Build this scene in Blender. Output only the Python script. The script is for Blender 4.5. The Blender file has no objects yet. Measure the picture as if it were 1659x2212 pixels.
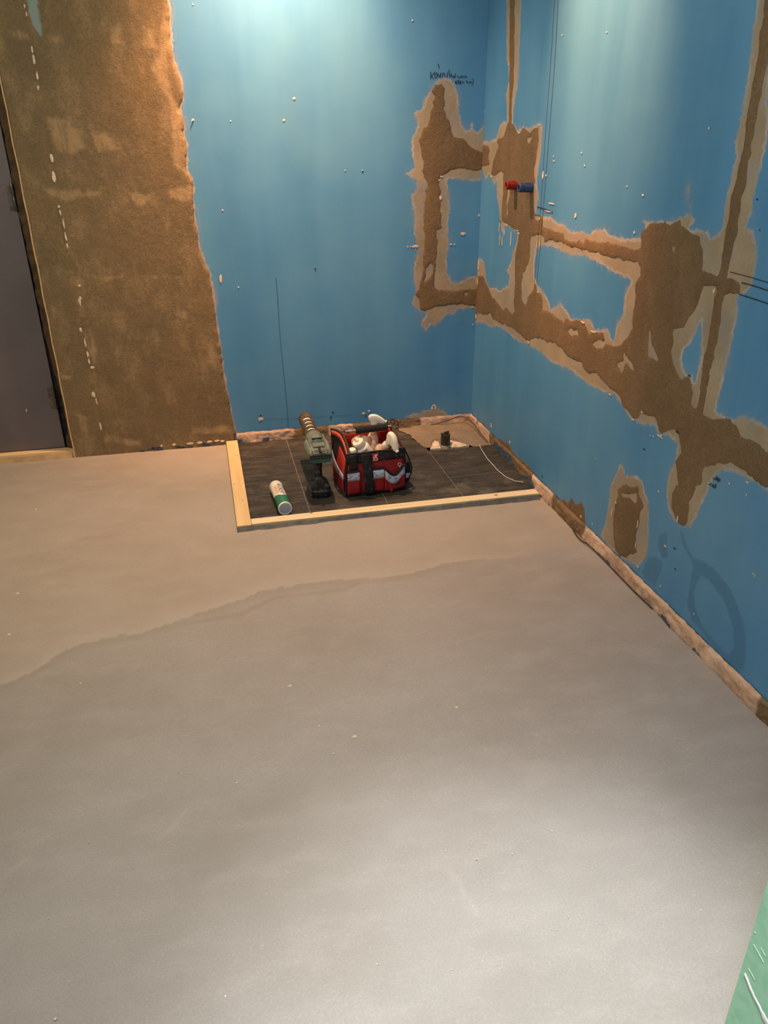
import bpy, bmesh, math, random
import numpy as np
from mathutils import Vector, Matrix, noise as mnoise
random.seed(7)
SC = bpy.context.scene
COL = SC.collection
PI = math.pi

# ------------------------------------------------------------------ camera, world, lamps, exposure
cam_data = bpy.data.cameras.new('camera')
cam = bpy.data.objects.new('camera', cam_data)
COL.objects.link(cam)
cam_data.sensor_fit = 'VERTICAL'
cam_data.sensor_height = 36.0
cam_data.lens = 36.0 * 1671.74 / 2212.0
cam_data.clip_start = 0.02
right = Vector((0.97466701, -0.2235069, -0.00829978))
up = Vector((0.10507868, 0.42483685, 0.89915078))
fwd = Vector((0.19744035, 0.87724473, -0.43756028))
cam.matrix_world = Matrix(((right.x, up.x, -fwd.x, 0.0), (right.y, up.y, -fwd.y, 0.0), (right.z, up.z, -fwd.z, 1.26), (0, 0, 0, 1)))
SC.camera = cam

world = bpy.data.worlds.new('room_world')
SC.world = world
world.use_nodes = True
world.node_tree.nodes['Background'].inputs['Color'].default_value = (0.9, 0.85, 0.8, 1)
world.node_tree.nodes['Background'].inputs['Strength'].default_value = 0.02

def spot(name, loc, energy, color, size, blend, radius, aim=None):
    l = bpy.data.lights.new(name, 'SPOT')
    l.energy = energy; l.color = color; l.spot_size = math.radians(size); l.spot_blend = blend; l.shadow_soft_size = radius
    o = bpy.data.objects.new(name, l); COL.objects.link(o); o.location = loc
    if aim is not None:
        o.rotation_euler = (Vector(aim) - Vector(loc)).to_track_quat('-Z', 'Y').to_euler()
    return o
def area(name, loc, energy, color, size, aim):
    l = bpy.data.lights.new(name, 'AREA'); l.shape = 'DISK'; l.size = size; l.energy = energy; l.color = color
    o = bpy.data.objects.new(name, l); COL.objects.link(o); o.location = loc
    o.rotation_euler = (Vector(aim) - Vector(loc)).to_track_quat('-Z', 'Y').to_euler()
    return o
# recessed ceiling downlights of the bathroom (warm) and the cooler lamp of the passage behind the camera, plus added fill lights
spot('downlight_back', (0.40, 3.10, 2.47), 226, (1.0, 0.61, 0.40), 98, 1.0, 0.03)
spot('added_wallwash', (0.36, 3.00, 2.47), 270, (1.0, 0.42, 0.16), 66, 1.0, 0.03, (0.34, 3.39, 1.72))  # extra spot added beside the back downlight to brighten the wall top
spot('downlight_right', (0.70, 2.42, 2.47), 400, (1.0, 0.40, 0.17), 46, 1.0, 0.03, (1.2, 2.40, 1.66))
area('added_fill_left', (-1.2, 1.2, 2.4), 33, (1.0, 0.90, 0.62), 0.3, (0.3, 2.4, 0.8))  # unseen fill light added to lift the left side and floor
area('passage_lamp', (0.10, 0.10, 2.3), 18, (0.45, 0.55, 1.0), 0.3, (0.45, 0.95, 0.0))
spot('passage_spot', (0.20, 0.35, 2.3), 112, (0.97, 0.91, 0.84), 54, 1.0, 0.08, (0.33, 0.70, 0.0))
spot('added_pool_spot', (0.30, 0.40, 2.3), 262, (0.86, 0.92, 0.99), 34, 1.0, 0.05, (0.38, 0.62, 0.0))  # extra narrow spot added to tighten the bright pool on the floor

SC.view_settings.view_transform = 'Standard'
SC.view_settings.look = 'None'
SC.view_settings.gamma = 1.0
SC.view_settings.use_curve_mapping = False
SC.view_settings.exposure = 0.0

# ------------------------------------------------------------------ traced outlines, in metres on their own surfaces
TRACE = {
 'back_sand': [[(0.989,1.4404),(1.0141,1.4404),(1.0271,1.4264),(1.0258,1.3944),(1.0326,1.3765),(1.027,1.3513),(1.0384,1.3222),(1.0562,1.3001),(1.0635,1.2706),(1.0684,1.252),(1.0881,1.2462),(1.1098,1.246),(1.1323,1.2289),(1.1594,1.2098),(1.1819,1.2),(1.2176,1.1939),(1.2212,1.1264),(1.1587,1.1255),(1.1052,1.1341),(1.0701,1.1308),(1.0486,1.1157),(1.0269,1.1045),(1.0141,1.0931),(1.0102,1.0699),(1.024,1.046),(1.0181,1.0185),(1.019,0.9787),(1.0267,0.9383),(1.0276,0.9017),(1.0076,0.8901),(1.0061,0.8573),(1.0109,0.8447),(1.0077,0.7865),(1.0063,0.7443),(1.0003,0.7018),(0.999,0.6544),(1.0202,0.6403),(1.0766,0.6289),(1.1329,0.635),(1.1706,0.6376),(1.2279,0.6327),(1.2315,0.5612),(1.1836,0.5569),(1.1594,0.5649),(1.1163,0.5716),(1.0736,0.5738),(1.0549,0.568),(1.0125,0.5702),(0.9893,0.5559),(0.9613,0.5507),(0.9402,0.5585),(0.9327,0.5964),(0.9139,0.6279),(0.9275,0.6447),(0.934,0.6789),(0.9452,0.7042),(0.9467,0.7551),(0.9507,0.7928),(0.9546,0.8384),(0.9539,0.8836),(0.9443,0.9245),(0.9483,0.9606),(0.9521,0.9963),(0.956,1.0318),(0.9535,1.0514),(0.9665,1.0628),(0.9639,1.0824),(0.944,1.1021),(0.9393,1.1252),(0.9413,1.1405),(0.9432,1.1594),(0.9386,1.1784),(0.9318,1.2085),(0.9229,1.2384),(0.9354,1.2605),(0.9414,1.2861),(0.9582,1.2934),(0.9622,1.3079),(0.9742,1.3442),(0.9801,1.3657),(0.9756,1.3801),(0.99,1.3979),(0.9749,1.4156)]],
 'back_sand_hole': [[(0.9808,0.7601),(0.9949,0.7447),(0.9954,0.7192),(0.9775,0.6899),(0.9547,0.678),(0.9612,0.7035),(0.963,0.7375)],[(1.1429,0.6213),(1.1569,0.625),(1.1622,0.6115),(1.1481,0.6078)]],
 'back_skim': [[(1.0427,1.4669),(1.0685,1.4477),(1.0776,1.4265),(1.0873,1.3908),(1.0885,1.3584),(1.1005,1.3219),(1.1081,1.2925),(1.1218,1.2739),(1.139,1.2775),(1.1486,1.307),(1.1608,1.2773),(1.1786,1.2697),(1.199,1.2994),(1.2167,1.2956),(1.2229,1.1785),(1.1963,1.0858),(1.1606,1.0826),(1.1203,1.0872),(1.0801,1.0938),(1.0493,1.0925),(1.0452,1.0809),(1.0546,1.0611),(1.0507,1.0416),(1.0556,1.0256),(1.0641,0.9655),(1.0568,0.909),(1.0602,0.8679),(1.064,0.8179),(1.0563,0.7677),(1.0601,0.7164),(1.075,0.6813),(1.0991,0.6606),(1.1314,0.6744),(1.1591,0.6884),(1.2247,0.6964),(1.2321,0.5499),(1.1647,0.5511),(1.141,0.5456),(1.117,0.5514),(1.0941,0.5256),(1.0607,0.5274),(1.0468,0.5147),(1.0379,0.4926),(1.0051,0.4763),(0.9906,0.4862),(0.9674,0.4603),(0.9435,0.4843),(0.9478,0.5111),(0.971,0.5323),(0.9426,0.5517),(0.9192,0.5573),(0.9005,0.5804),(0.9048,0.6197),(0.9161,0.6365),(0.9087,0.6972),(0.9037,0.74),(0.9148,0.7732),(0.9188,0.8148),(0.9093,0.8728),(0.9042,0.9418),(0.9017,0.9818),(0.8926,1.0214),(0.9011,1.0486),(0.8926,1.0294),(0.9141,1.0562),(0.9138,1.0873),(0.8683,1.1169),(0.9004,1.1297),(0.9001,1.1638),(0.8934,1.209),(0.8952,1.2461),(0.9138,1.2936),(0.9199,1.3118),(0.8987,1.33),(0.9153,1.3479),(0.9362,1.355),(0.9523,1.3943),(0.9646,1.4121),(0.9849,1.4403),(1.0012,1.458),(1.0218,1.4668)],[(0.8718,0.0539),(0.8957,0.0702),(0.944,0.0735),(0.9801,0.0876),(1.0349,0.0831),(1.0785,0.0549),(1.0759,0.0365),(0.9564,0.0467)]],
 'left_plaster': [[(-0.0043,1.8805),(-0.0107,1.7709),(-0.014,1.7033),(-0.013,1.6482),(-0.0207,1.5874),(-0.0188,1.5159),(-0.003,1.4674),(0.0036,1.4081),(-0.0162,1.3579),(-0.0062,1.3018),(-0.0121,1.276),(-0.0041,1.2237),(-0.0134,1.1439),(0.0052,1.1056),(-0.0029,1.0342),(-0.0047,0.9668),(0.0001,0.9038),(0.001,0.8573),(0.0186,0.7976),(0.032,0.7515),(0.0379,0.6904),(0.0377,0.6286),(0.0394,0.5528),(0.0411,0.4756),(0.0486,0.3896),(0.0479,0.3159),(0.0563,0.233),(0.0616,0.1486),(0.0696,0.0909),(0.072,0.0437),(0.0664,-0.018),(0.03,-0.03),(-0.7,-0.03),(-0.7,2.55),(-0.07,2.55)]],
 'left_light': [[(-0.4937,1.3343),(-0.4053,1.329),(-0.4043,1.304),(-0.3696,1.2887),(-0.3808,1.2227),(-0.4157,1.2076),(-0.4781,1.2186),(-0.4952,1.2695)],[(-0.3499,1.2785),(-0.2952,1.2832),(-0.2511,1.2522),(-0.2675,1.2162),(-0.3284,1.2117)],[(-0.5547,1.0952),(-0.4801,1.0883),(-0.3937,1.0812),(-0.3322,1.0853),(-0.342,1.0585),(-0.4083,1.06),(-0.4833,1.0402),(-0.5391,1.063)],[(-0.2494,1.0781),(-0.1493,1.0651),(-0.1586,1.0379),(-0.2186,1.0173)],[(-0.2298,1.6307),(-0.1898,1.6222),(-0.1831,1.5618),(-0.2296,1.5659)],[(-0.1152,1.6326),(-0.0697,1.6194),(-0.0684,1.5489),(-0.1198,1.5625)],[(-0.5687,1.598),(-0.499,1.5991),(-0.5044,1.5717),(-0.5625,1.58)],[(-0.4413,1.5862),(-0.3941,1.596),(-0.3948,1.5638),(-0.4406,1.5633)],[(-0.036,1.6754),(-0.0134,1.6667),(-0.0419,1.418),(-0.0095,1.368),(-0.0102,1.2915),(-0.0082,1.2132),(-0.0204,1.1332),(-0.0628,1.1608),(-0.0482,1.368),(-0.1029,1.4911),(-0.0643,1.5394)],[(-0.1072,1.0806),(0.0052,1.1056),(-0.0058,1.0343),(-0.0725,1.0358)],[(-0.5067,0.8777),(-0.4861,0.8995),(-0.483,0.8198),(-0.479,0.7441),(-0.4885,0.7387),(-0.4887,0.8201)],[(-0.5029,0.5525),(-0.4864,0.5454),(-0.4708,0.4052),(-0.4749,0.3796),(-0.4925,0.4196)],[(-0.4756,0.5571),(-0.4523,0.5184),(-0.4669,0.392),(-0.5014,0.3293),(-0.4862,0.4575)],[(-0.4774,0.8196),(-0.4618,0.7434),(-0.4849,0.6068),(-0.5023,0.6077),(-0.495,0.7507)],[(-0.4236,0.7652),(-0.3082,0.7602),(-0.3099,0.7484),(-0.4145,0.7501)],[(-0.2026,0.7556),(-0.0655,0.7497),(-0.0666,0.7407),(-0.2038,0.7467)],[(-0.5878,0.2162),(-0.5377,0.1849),(-0.5524,0.0966),(-0.5835,0.1341)],[(-0.1157,0.0999),(0.0569,0.0992),(0.0529,0.0563),(-0.1132,0.064)],[(-0.4821,0.1043),(-0.3363,0.0558),(-0.3466,0.0282),(-0.4887,0.0628)],[(-0.0017,0.4911),(0.0296,0.424),(0.0293,0.3576),(-0.0127,0.3871)],[(-0.1171,0.6241),(-0.0697,0.6092),(-0.0795,0.5784),(-0.1171,0.5742)],[(-0.6186,0.3833),(-0.5677,0.3668),(-0.5829,0.3484),(-0.6179,0.3542)],[(-0.6056,0.6614),(-0.5843,0.6364),(-0.5988,0.5887),(-0.6087,0.6135)]],
 'left_ridge': [(-0.575,2.5),(-0.4954,1.6929),(-0.4987,1.6262),(-0.4997,1.5441),(-0.498,1.4741),(-0.4924,1.3686),(-0.5009,1.2393),(-0.497,1.1151),(-0.508,1.0246),(-0.5016,0.8752),(-0.488,0.7912),(-0.481,0.7325),(-0.5059,0.5527),(-0.4953,0.439),(-0.4749,0.3796),(-0.4869,0.2685),(-0.4934,0.1122),(-0.4987,-0.0002)],
 'left_blue': [[(-0.4862,1.7195),(-0.4508,1.7203),(-0.455,1.6672),(-0.4572,1.6088),(-0.4599,1.5814),(-0.4701,1.5881),(-0.4839,1.6129),(-0.4886,1.6398),(-0.4908,1.6665)]],
 'back_chips': [(0.0718,1.6914,0.0035,0.0031),(0.0294,1.318,0.0064,0.0049),(0.1709,1.3148,0.0037,0.0029),(0.1098,0.9949,0.0033,0.0037),(0.0758,0.7296,0.0059,0.0161),(0.1456,0.6915,0.004,0.0027),(-0.5017,1.5441,0.0033,0.0105),(-0.502,1.5116,0.0044,0.0152),(-0.5003,1.4623,0.0044,0.0136),(-0.5048,1.4256,0.0039,0.007),(-0.5014,1.1933,0.0072,0.0157),(-0.5059,1.1311,0.0067,0.0181),(-0.5069,1.0246,0.0052,0.0057),(-0.5054,1.0029,0.0036,0.0123),(-0.5006,0.9589,0.0031,0.0195),(-0.5013,0.9145,0.0036,0.017),(-0.5017,0.8809,0.0031,0.0116),(-0.5003,1.673,0.0032,0.0057),(-0.4988,1.6508,0.0033,0.0057),(-0.1517,1.4642,0.0024,0.0062),(-0.4829,0.7278,0.0049,0.0044),(-0.4877,0.6794,0.006,0.0056),(-0.4926,0.6647,0.0049,0.0152),(-0.5061,0.5515,0.0085,0.0089),(-0.4995,0.4994,0.0038,0.019),(-0.4974,0.4518,0.0051,0.0154),(-0.4973,0.4199,0.0039,0.013),(-0.4878,0.3935,0.0087,0.0054),(-0.5028,0.2765,0.007,0.0122),(-0.4962,0.2492,0.0033,0.0163),(-0.4976,0.1334,0.0041,0.0181),(1.1253,0.8728,0.0131,0.0065),(0.8784,0.8283,0.0034,0.0028),(0.8904,0.8287,0.0039,0.002),(0.9097,0.828,0.0138,0.0053),(1.0728,0.831,0.0067,0.0029),(1.0897,0.8304,0.0044,0.0037),(0.9121,0.8151,0.0021,0.0028),(1.1963,0.9458,0.0039,0.0061),(1.0211,1.0192,0.0057,0.009),(1.026,0.9657,0.0026,0.0027),(1.1827,0.556,0.0051,0.0039),(1.1896,0.4757,0.0037,0.0039),(1.0133,1.0892,0.0029,0.0041),(1.0235,1.1026,0.0064,0.003),(1.2011,1.3436,0.0025,0.0033),(0.4204,1.3911,0.0057,0.0051),(0.3761,1.3161,0.0048,0.0044),(0.6129,1.1333,0.0032,0.0028),(0.4733,0.7538,0.0033,0.0031),(0.686,1.1321,0.0032,0.0029),(0.8931,1.6569,0.004,0.0033),(0.6687,0.0926,0.0069,0.0071),(0.6954,0.1017,0.0058,0.0048),(0.1924,0.106,0.0127,0.009),(1.0101,0.1022,0.0113,0.0052),(1.0031,0.0918,0.0063,0.0076),(1.0183,0.0906,0.0052,0.0077)],
 'back_holes': [(0.1945,0.1222,0.0044,0.0051),(0.5246,0.1097,0.0039,0.0051),(0.5143,0.0854,0.0034,0.0084),(0.6859,1.1287,0.0042,0.0038),(0.4733,0.7538,0.0039,0.0037),(0.6795,0.0804,0.0036,0.006),(1.0102,0.0973,0.0052,0.0039)],
 'back_drip': [[(0.3044,0.7231),(0.3063,0.6075),(0.3042,0.4885),(0.3089,0.3444),(0.313,0.2165),(0.3166,0.1066),(0.3131,0.0509)]],
 'back_pencil': [[(0.189,0.1099),(0.3103,0.1028),(0.4726,0.0999),(0.5705,0.0937),(0.6136,0.0921)]],
 'script_back': [[(0.9985,1.5135),(1.0013,1.5051),(1.0029,1.4974)],[(0.9686,1.486),(0.9692,1.4733),(0.9691,1.4594)],[(0.9848,1.4855),(0.9785,1.478),(0.9718,1.471),(0.976,1.4656),(0.9813,1.4602)],[(0.9922,1.4827),(0.9871,1.4796),(0.9851,1.4719),(0.9861,1.4657),(0.9908,1.4641),(0.9953,1.468),(0.996,1.4766),(0.9922,1.4827)],[(1,1.4812),(0.9994,1.4735),(1.0018,1.4692),(1.0064,1.4701),(1.009,1.4759),(1.0103,1.4816)],[(1.0103,1.4816),(1.009,1.4735),(1.0074,1.4645)],[(1.0181,1.4806),(1.0172,1.4736),(1.0163,1.4658)],[(1.0181,1.4806),(1.0246,1.4811),(1.0279,1.4767),(1.0276,1.4721),(1.0244,1.4682)],[(1.0465,1.4931),(1.0417,1.4861),(1.0377,1.4768),(1.0361,1.4682),(1.0362,1.4644)],[(1.0481,1.4823),(1.047,1.4753),(1.0467,1.4675)],[(1.0548,1.4808),(1.0539,1.4738),(1.0534,1.4668)],[(1.0465,1.4737),(1.055,1.4743)],[(1.0648,1.4715),(1.0592,1.4715),(1.0584,1.4676),(1.0616,1.4657),(1.0649,1.4676),(1.0652,1.4715),(1.0661,1.4658)],[(1.0716,1.4801),(1.0707,1.4723),(1.0702,1.4661)],[(1.0704,1.4708),(1.0671,1.4704),(1.0665,1.4668),(1.0702,1.4661)],[(1.0788,1.4721),(1.0795,1.468),(1.0822,1.4661),(1.0854,1.469),(1.0866,1.4665),(1.0896,1.4662),(1.0929,1.4696),(1.0946,1.4728)],[(1.0985,1.4706),(1.0951,1.4693),(1.096,1.4665),(1.099,1.4672),(1.0992,1.4703),(1.1005,1.4662)],[(1.1027,1.4663),(1.103,1.4702),(1.1044,1.4716),(1.1071,1.4706)],[(1.1084,1.466),(1.1086,1.4702),(1.1112,1.471),(1.1129,1.4663),(1.1135,1.4701),(1.1168,1.4713),(1.1195,1.4687),(1.1219,1.4651)],[(1.0599,1.4504),(1.0579,1.4528),(1.0598,1.4543)],[(1.0715,1.4497),(1.0776,1.4508),(1.077,1.4536),(1.0729,1.4536),(1.0707,1.4505),(1.0731,1.447),(1.0778,1.4474)],[(1.084,1.4571),(1.0827,1.4505),(1.0843,1.4471),(1.0877,1.4477)],[(1.0794,1.4539),(1.0897,1.4549)],[(1.0908,1.4502),(1.0954,1.4509),(1.0944,1.4534),(1.0912,1.4529),(1.0902,1.4498),(1.0928,1.4471),(1.0965,1.4477)],[(1.0997,1.4471),(1.1006,1.4525),(1.1036,1.453),(1.1049,1.449),(1.1091,1.4472)],[(1.0703,1.4464),(1.0844,1.4455),(1.0956,1.4455)],[(1.1151,1.453),(1.1235,1.4541),(1.1172,1.4481),(1.1266,1.4485)],[(1.1289,1.4523),(1.1294,1.4488)],[(1.133,1.452),(1.1336,1.4468),(1.1305,1.4441)],[(1.1358,1.4485),(1.1364,1.4523),(1.139,1.4529),(1.1403,1.4485)],[(1.1438,1.463),(1.1479,1.4571),(1.1468,1.4476),(1.1412,1.4378)]],
 'right_sand': [[(3.1192,1.3008),(3.0668,1.2984),(3.0396,1.2879),(3.0209,1.2676),(2.9902,1.2624),(2.9643,1.2805),(2.9249,1.2736),(2.895,1.2637),(2.8614,1.2795),(2.8174,1.2822),(2.8042,1.238),(2.8169,1.2124),(2.8227,1.1736),(2.8311,1.1471),(2.8189,1.108),(2.8294,1.0908),(2.8229,1.0576),(2.8119,1.0244),(2.7943,1.0054),(2.7936,0.978),(2.7495,0.9853),(2.7433,0.9993),(2.7252,0.9975),(2.7185,0.9646),(2.6653,0.9597),(2.6145,0.9582),(2.541,0.957),(2.5375,0.9412),(2.482,0.9428),(2.431,0.9551),(2.3795,0.9564),(2.3104,0.9576),(2.2461,0.9649),(2.1745,0.9649),(2.1061,0.963),(2.0575,0.963),(2.0399,0.9709),(2.0507,1.0118),(2.0414,1.0203),(2.022,1.0334),(1.9811,1.0463),(1.9393,1.0501),(1.9171,1.045),(1.8809,1.0606),(1.8705,1.0701),(1.8642,1.0482),(1.8289,1.0379),(1.8011,1.0288),(1.7791,1.0278),(1.768,1.0105),(1.7583,0.9981),(1.7457,0.9555),(1.7127,0.9552),(1.6833,0.9545),(1.6772,0.9721),(1.6768,1.0082),(1.6774,1.0468),(1.6795,1.072),(1.6837,1.1123),(1.6788,1.1506),(1.6729,1.1695),(1.6734,1.2011),(1.6715,1.2245),(1.6743,1.2552),(1.6771,1.293),(1.6769,1.3276),(1.6782,1.3665),(1.6766,1.4021),(1.6809,1.449),(1.6825,1.5059),(1.6865,1.5939),(1.65,1.5875),(1.6432,1.5008),(1.6453,1.4522),(1.6425,1.3924),(1.6445,1.3597),(1.6431,1.3286),(1.6443,1.2923),(1.6413,1.2551),(1.6437,1.235),(1.6382,1.2173),(1.6444,1.2018),(1.6399,1.1657),(1.6407,1.1393),(1.6448,1.1231),(1.6404,1.0755),(1.6406,1.0506),(1.6426,1.022),(1.6455,0.996),(1.6458,0.97),(1.6437,0.9539),(1.6218,0.9541),(1.5915,0.9508),(1.5888,0.9335),(1.5889,0.9253),(1.6227,0.9211),(1.6419,0.9111),(1.6468,0.8899),(1.643,0.8392),(1.6401,0.7907),(1.6422,0.7581),(1.6443,0.7248),(1.6426,0.6884),(1.6437,0.6505),(1.6422,0.6243),(1.625,0.6185),(1.6002,0.6173),(1.569,0.6316),(1.5372,0.6404),(1.513,0.6341),(1.4911,0.6164),(1.4451,0.6223),(1.4132,0.6214),(1.381,0.6101),(1.3015,0.6022),(1.279,0.5329),(1.3664,0.5327),(1.4047,0.5319),(1.4318,0.538),(1.4633,0.5393),(1.501,0.5403),(1.5361,0.5281),(1.555,0.515),(1.6016,0.4924),(1.6024,0.4747),(1.597,0.4458),(1.6236,0.4303),(1.6249,0.4017),(1.6339,0.3773),(1.6256,0.3484),(1.6271,0.331),(1.6363,0.3056),(1.654,0.2969),(1.6834,0.3038),(1.7094,0.3343),(1.7117,0.3672),(1.7037,0.3999),(1.6907,0.3973),(1.707,0.4356),(1.7265,0.4563),(1.7093,0.4913),(1.7155,0.5128),(1.7316,0.5343),(1.7604,0.5365),(1.8036,0.5086),(1.8229,0.5103),(1.8408,0.5341),(1.8581,0.5411),(1.9035,0.5347),(1.9269,0.5315),(1.9366,0.5061),(1.9514,0.4989),(1.9887,0.5113),(2.0253,0.5177),(2.0472,0.5336),(2.0777,0.5473),(2.1241,0.5474),(2.1642,0.5546),(2.2063,0.5664),(2.2855,0.5543),(2.3138,0.5614),(2.3164,0.5729),(2.4102,0.5712),(2.4955,0.5857),(2.5453,0.5894),(2.6058,0.5753),(2.672,0.576),(2.724,0.5614),(2.7751,0.5346),(2.8122,0.5451),(2.9471,0.5567),(3.0401,0.5483),(3.1566,0.5474),(3.1943,0.5666),(3.2711,0.5423),(3.3545,0.5382),(3.4063,0.49),(3.4385,0.5605),(3.4527,0.6703),(3.3729,0.6936),(3.3078,0.7035),(3.2861,0.6878),(3.2312,0.6628),(3.1964,0.6393),(3.1206,0.6237),(3.0588,0.6064),(3.0163,0.6268),(2.9471,0.6121),(2.9282,0.6277),(2.9453,0.6639),(2.9449,0.7223),(2.9548,0.7784),(2.9594,0.8344),(2.9441,0.8662),(2.9367,0.9111),(2.9704,0.9259),(3.0248,0.9354),(3.0809,0.9451),(3.1313,0.9443),(3.1293,0.9673),(3.1298,1.0049),(3.1303,1.0421),(3.1308,1.079),(3.1325,1.1227),(3.1887,1.1243),(3.2328,1.1115),(3.2744,1.1137),(3.2613,1.1442),(3.253,1.1667),(3.223,1.1966),(3.1982,1.2186),(3.223,1.2328),(3.2078,1.2437),(3.1537,1.2508),(3.1404,1.2682),(3.1278,1.2889)],[(3.4061,1.2168),(3.3205,1.2212),(3.2998,1.2029),(3.3144,1.1803),(3.298,1.1506),(3.3454,1.1416),(3.3953,1.1401)],[(3.1802,1.8076),(3.1301,1.7995),(3.0761,1.4377),(3.0849,1.3725),(3.0754,1.2883),(3.1087,1.2887),(3.1159,1.3736)],[(1.9739,0.2839),(1.9335,0.2943),(1.8816,0.3168),(1.8746,0.2903),(1.8338,0.2724),(1.8496,0.2421),(1.8481,0.2057),(1.856,0.1735),(1.8522,0.1276),(1.8368,0.1165),(1.893,0.0714),(1.932,0.0502),(1.9618,0.0596),(1.9778,0.0867),(1.9965,0.1427),(2.0016,0.1996),(1.9879,0.2349),(1.9934,0.2565)],[(2.3812,0.0415),(2.3494,0.0616),(2.314,0.061),(2.2871,0.0953),(2.251,0.0845),(2.2136,0.1124),(2.1828,0.0948),(2.1656,0.0441),(2.19,0.0103),(2.2085,-0.0046),(2.2889,0.0002),(2.3722,0)],[(3.2248,0.0572),(3.1074,0.0447),(2.9703,0.0595),(2.8996,0.0743),(2.8393,0.0526),(2.7582,0.0567),(2.6552,0.0602),(2.6158,0.0499),(2.6187,0.0008),(2.6664,-0.0143),(2.7451,-0.0148),(2.8423,-0.0101),(2.9624,0.011),(3.1014,0.0055),(3.2183,0.0112)]],
 'right_sand_hole': [[(2.8113,0.9243),(2.7477,0.931),(2.7043,0.9327),(2.6947,0.9166),(2.6284,0.9265),(2.5467,0.9309),(2.4892,0.926),(2.424,0.9247),(2.3324,0.927),(2.2461,0.9272),(2.1825,0.9271),(2.1137,0.9281),(2.049,0.931),(2.0307,0.9218),(2.0247,0.8991),(2.0533,0.8708),(2.0374,0.8412),(2.037,0.8087),(2.0405,0.775),(2.0304,0.7521),(2.046,0.7319),(2.0876,0.6922),(2.1284,0.676),(2.1749,0.6762),(2.2008,0.7041),(2.2459,0.6896),(2.2944,0.6811),(2.3304,0.7015),(2.3731,0.7021),(2.415,0.6934),(2.4713,0.6916),(2.4793,0.6751),(2.6029,0.6854),(2.6659,0.6783),(2.6701,0.7247),(2.6905,0.7354),(2.7283,0.7398),(2.7283,0.7632),(2.7566,0.7641),(2.7578,0.7457),(2.7736,0.7284),(2.8079,0.7039),(2.8217,0.6712),(2.8475,0.674),(2.8671,0.6972),(2.8765,0.7486),(2.8671,0.78),(2.8289,0.815),(2.8167,0.8528),(2.826,0.9016)],[(1.6802,0.9247),(1.6918,0.9245),(1.7331,0.9229),(1.735,0.9086),(1.739,0.8798),(1.7449,0.8573),(1.7702,0.8341),(1.7828,0.8093),(1.8244,0.789),(1.8206,0.763),(1.8179,0.7287),(1.801,0.7056),(1.7829,0.6908),(1.7597,0.6816),(1.7303,0.6955),(1.7166,0.6936),(1.7045,0.6741),(1.6934,0.6582),(1.6932,0.6351),(1.6772,0.6246),(1.6737,0.6565),(1.6753,0.7051),(1.6779,0.7562),(1.6775,0.7962),(1.678,0.8282),(1.6794,0.863),(1.679,0.9011)],[(1.944,0.7668),(1.9342,0.7649),(1.9224,0.7353),(1.8984,0.7168),(1.8731,0.6928),(1.9003,0.696),(1.9317,0.6983),(1.9405,0.731)],[(2.0674,0.6818),(2.0373,0.6654),(2.0053,0.6563),(1.9912,0.6343),(2.0179,0.6401),(2.0411,0.647),(2.0582,0.6116),(2.0896,0.63),(2.0595,0.651)],[(2.463,0.6538),(2.3772,0.6725),(2.3688,0.6598),(2.4035,0.6423)],[(2.2666,0.65),(2.2225,0.6742),(2.1749,0.6762),(2.1897,0.659),(2.225,0.6436)],[(2.5115,0.9509),(2.4527,0.9572),(2.431,0.9551),(2.38,0.9585),(2.3875,0.9467),(2.4393,0.9453),(2.4922,0.9393)],[(1.8887,0.9927),(1.8788,0.9939),(1.8792,0.9831),(1.8871,0.9822)],[(1.9662,0.2541),(1.9276,0.2713),(1.886,0.2875),(1.8728,0.2682),(1.8858,0.2553),(1.9162,0.26),(1.9557,0.247)],[(2.9106,1.2474),(2.8692,1.2491),(2.8885,1.2296),(2.9175,1.2343)],[(3.0702,1.0748),(3.0593,1.0736),(3.0581,1.0356),(3.0711,1.0165),(3.0583,0.9732),(3.0744,0.9718),(3.0824,1.0194)]],
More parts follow.
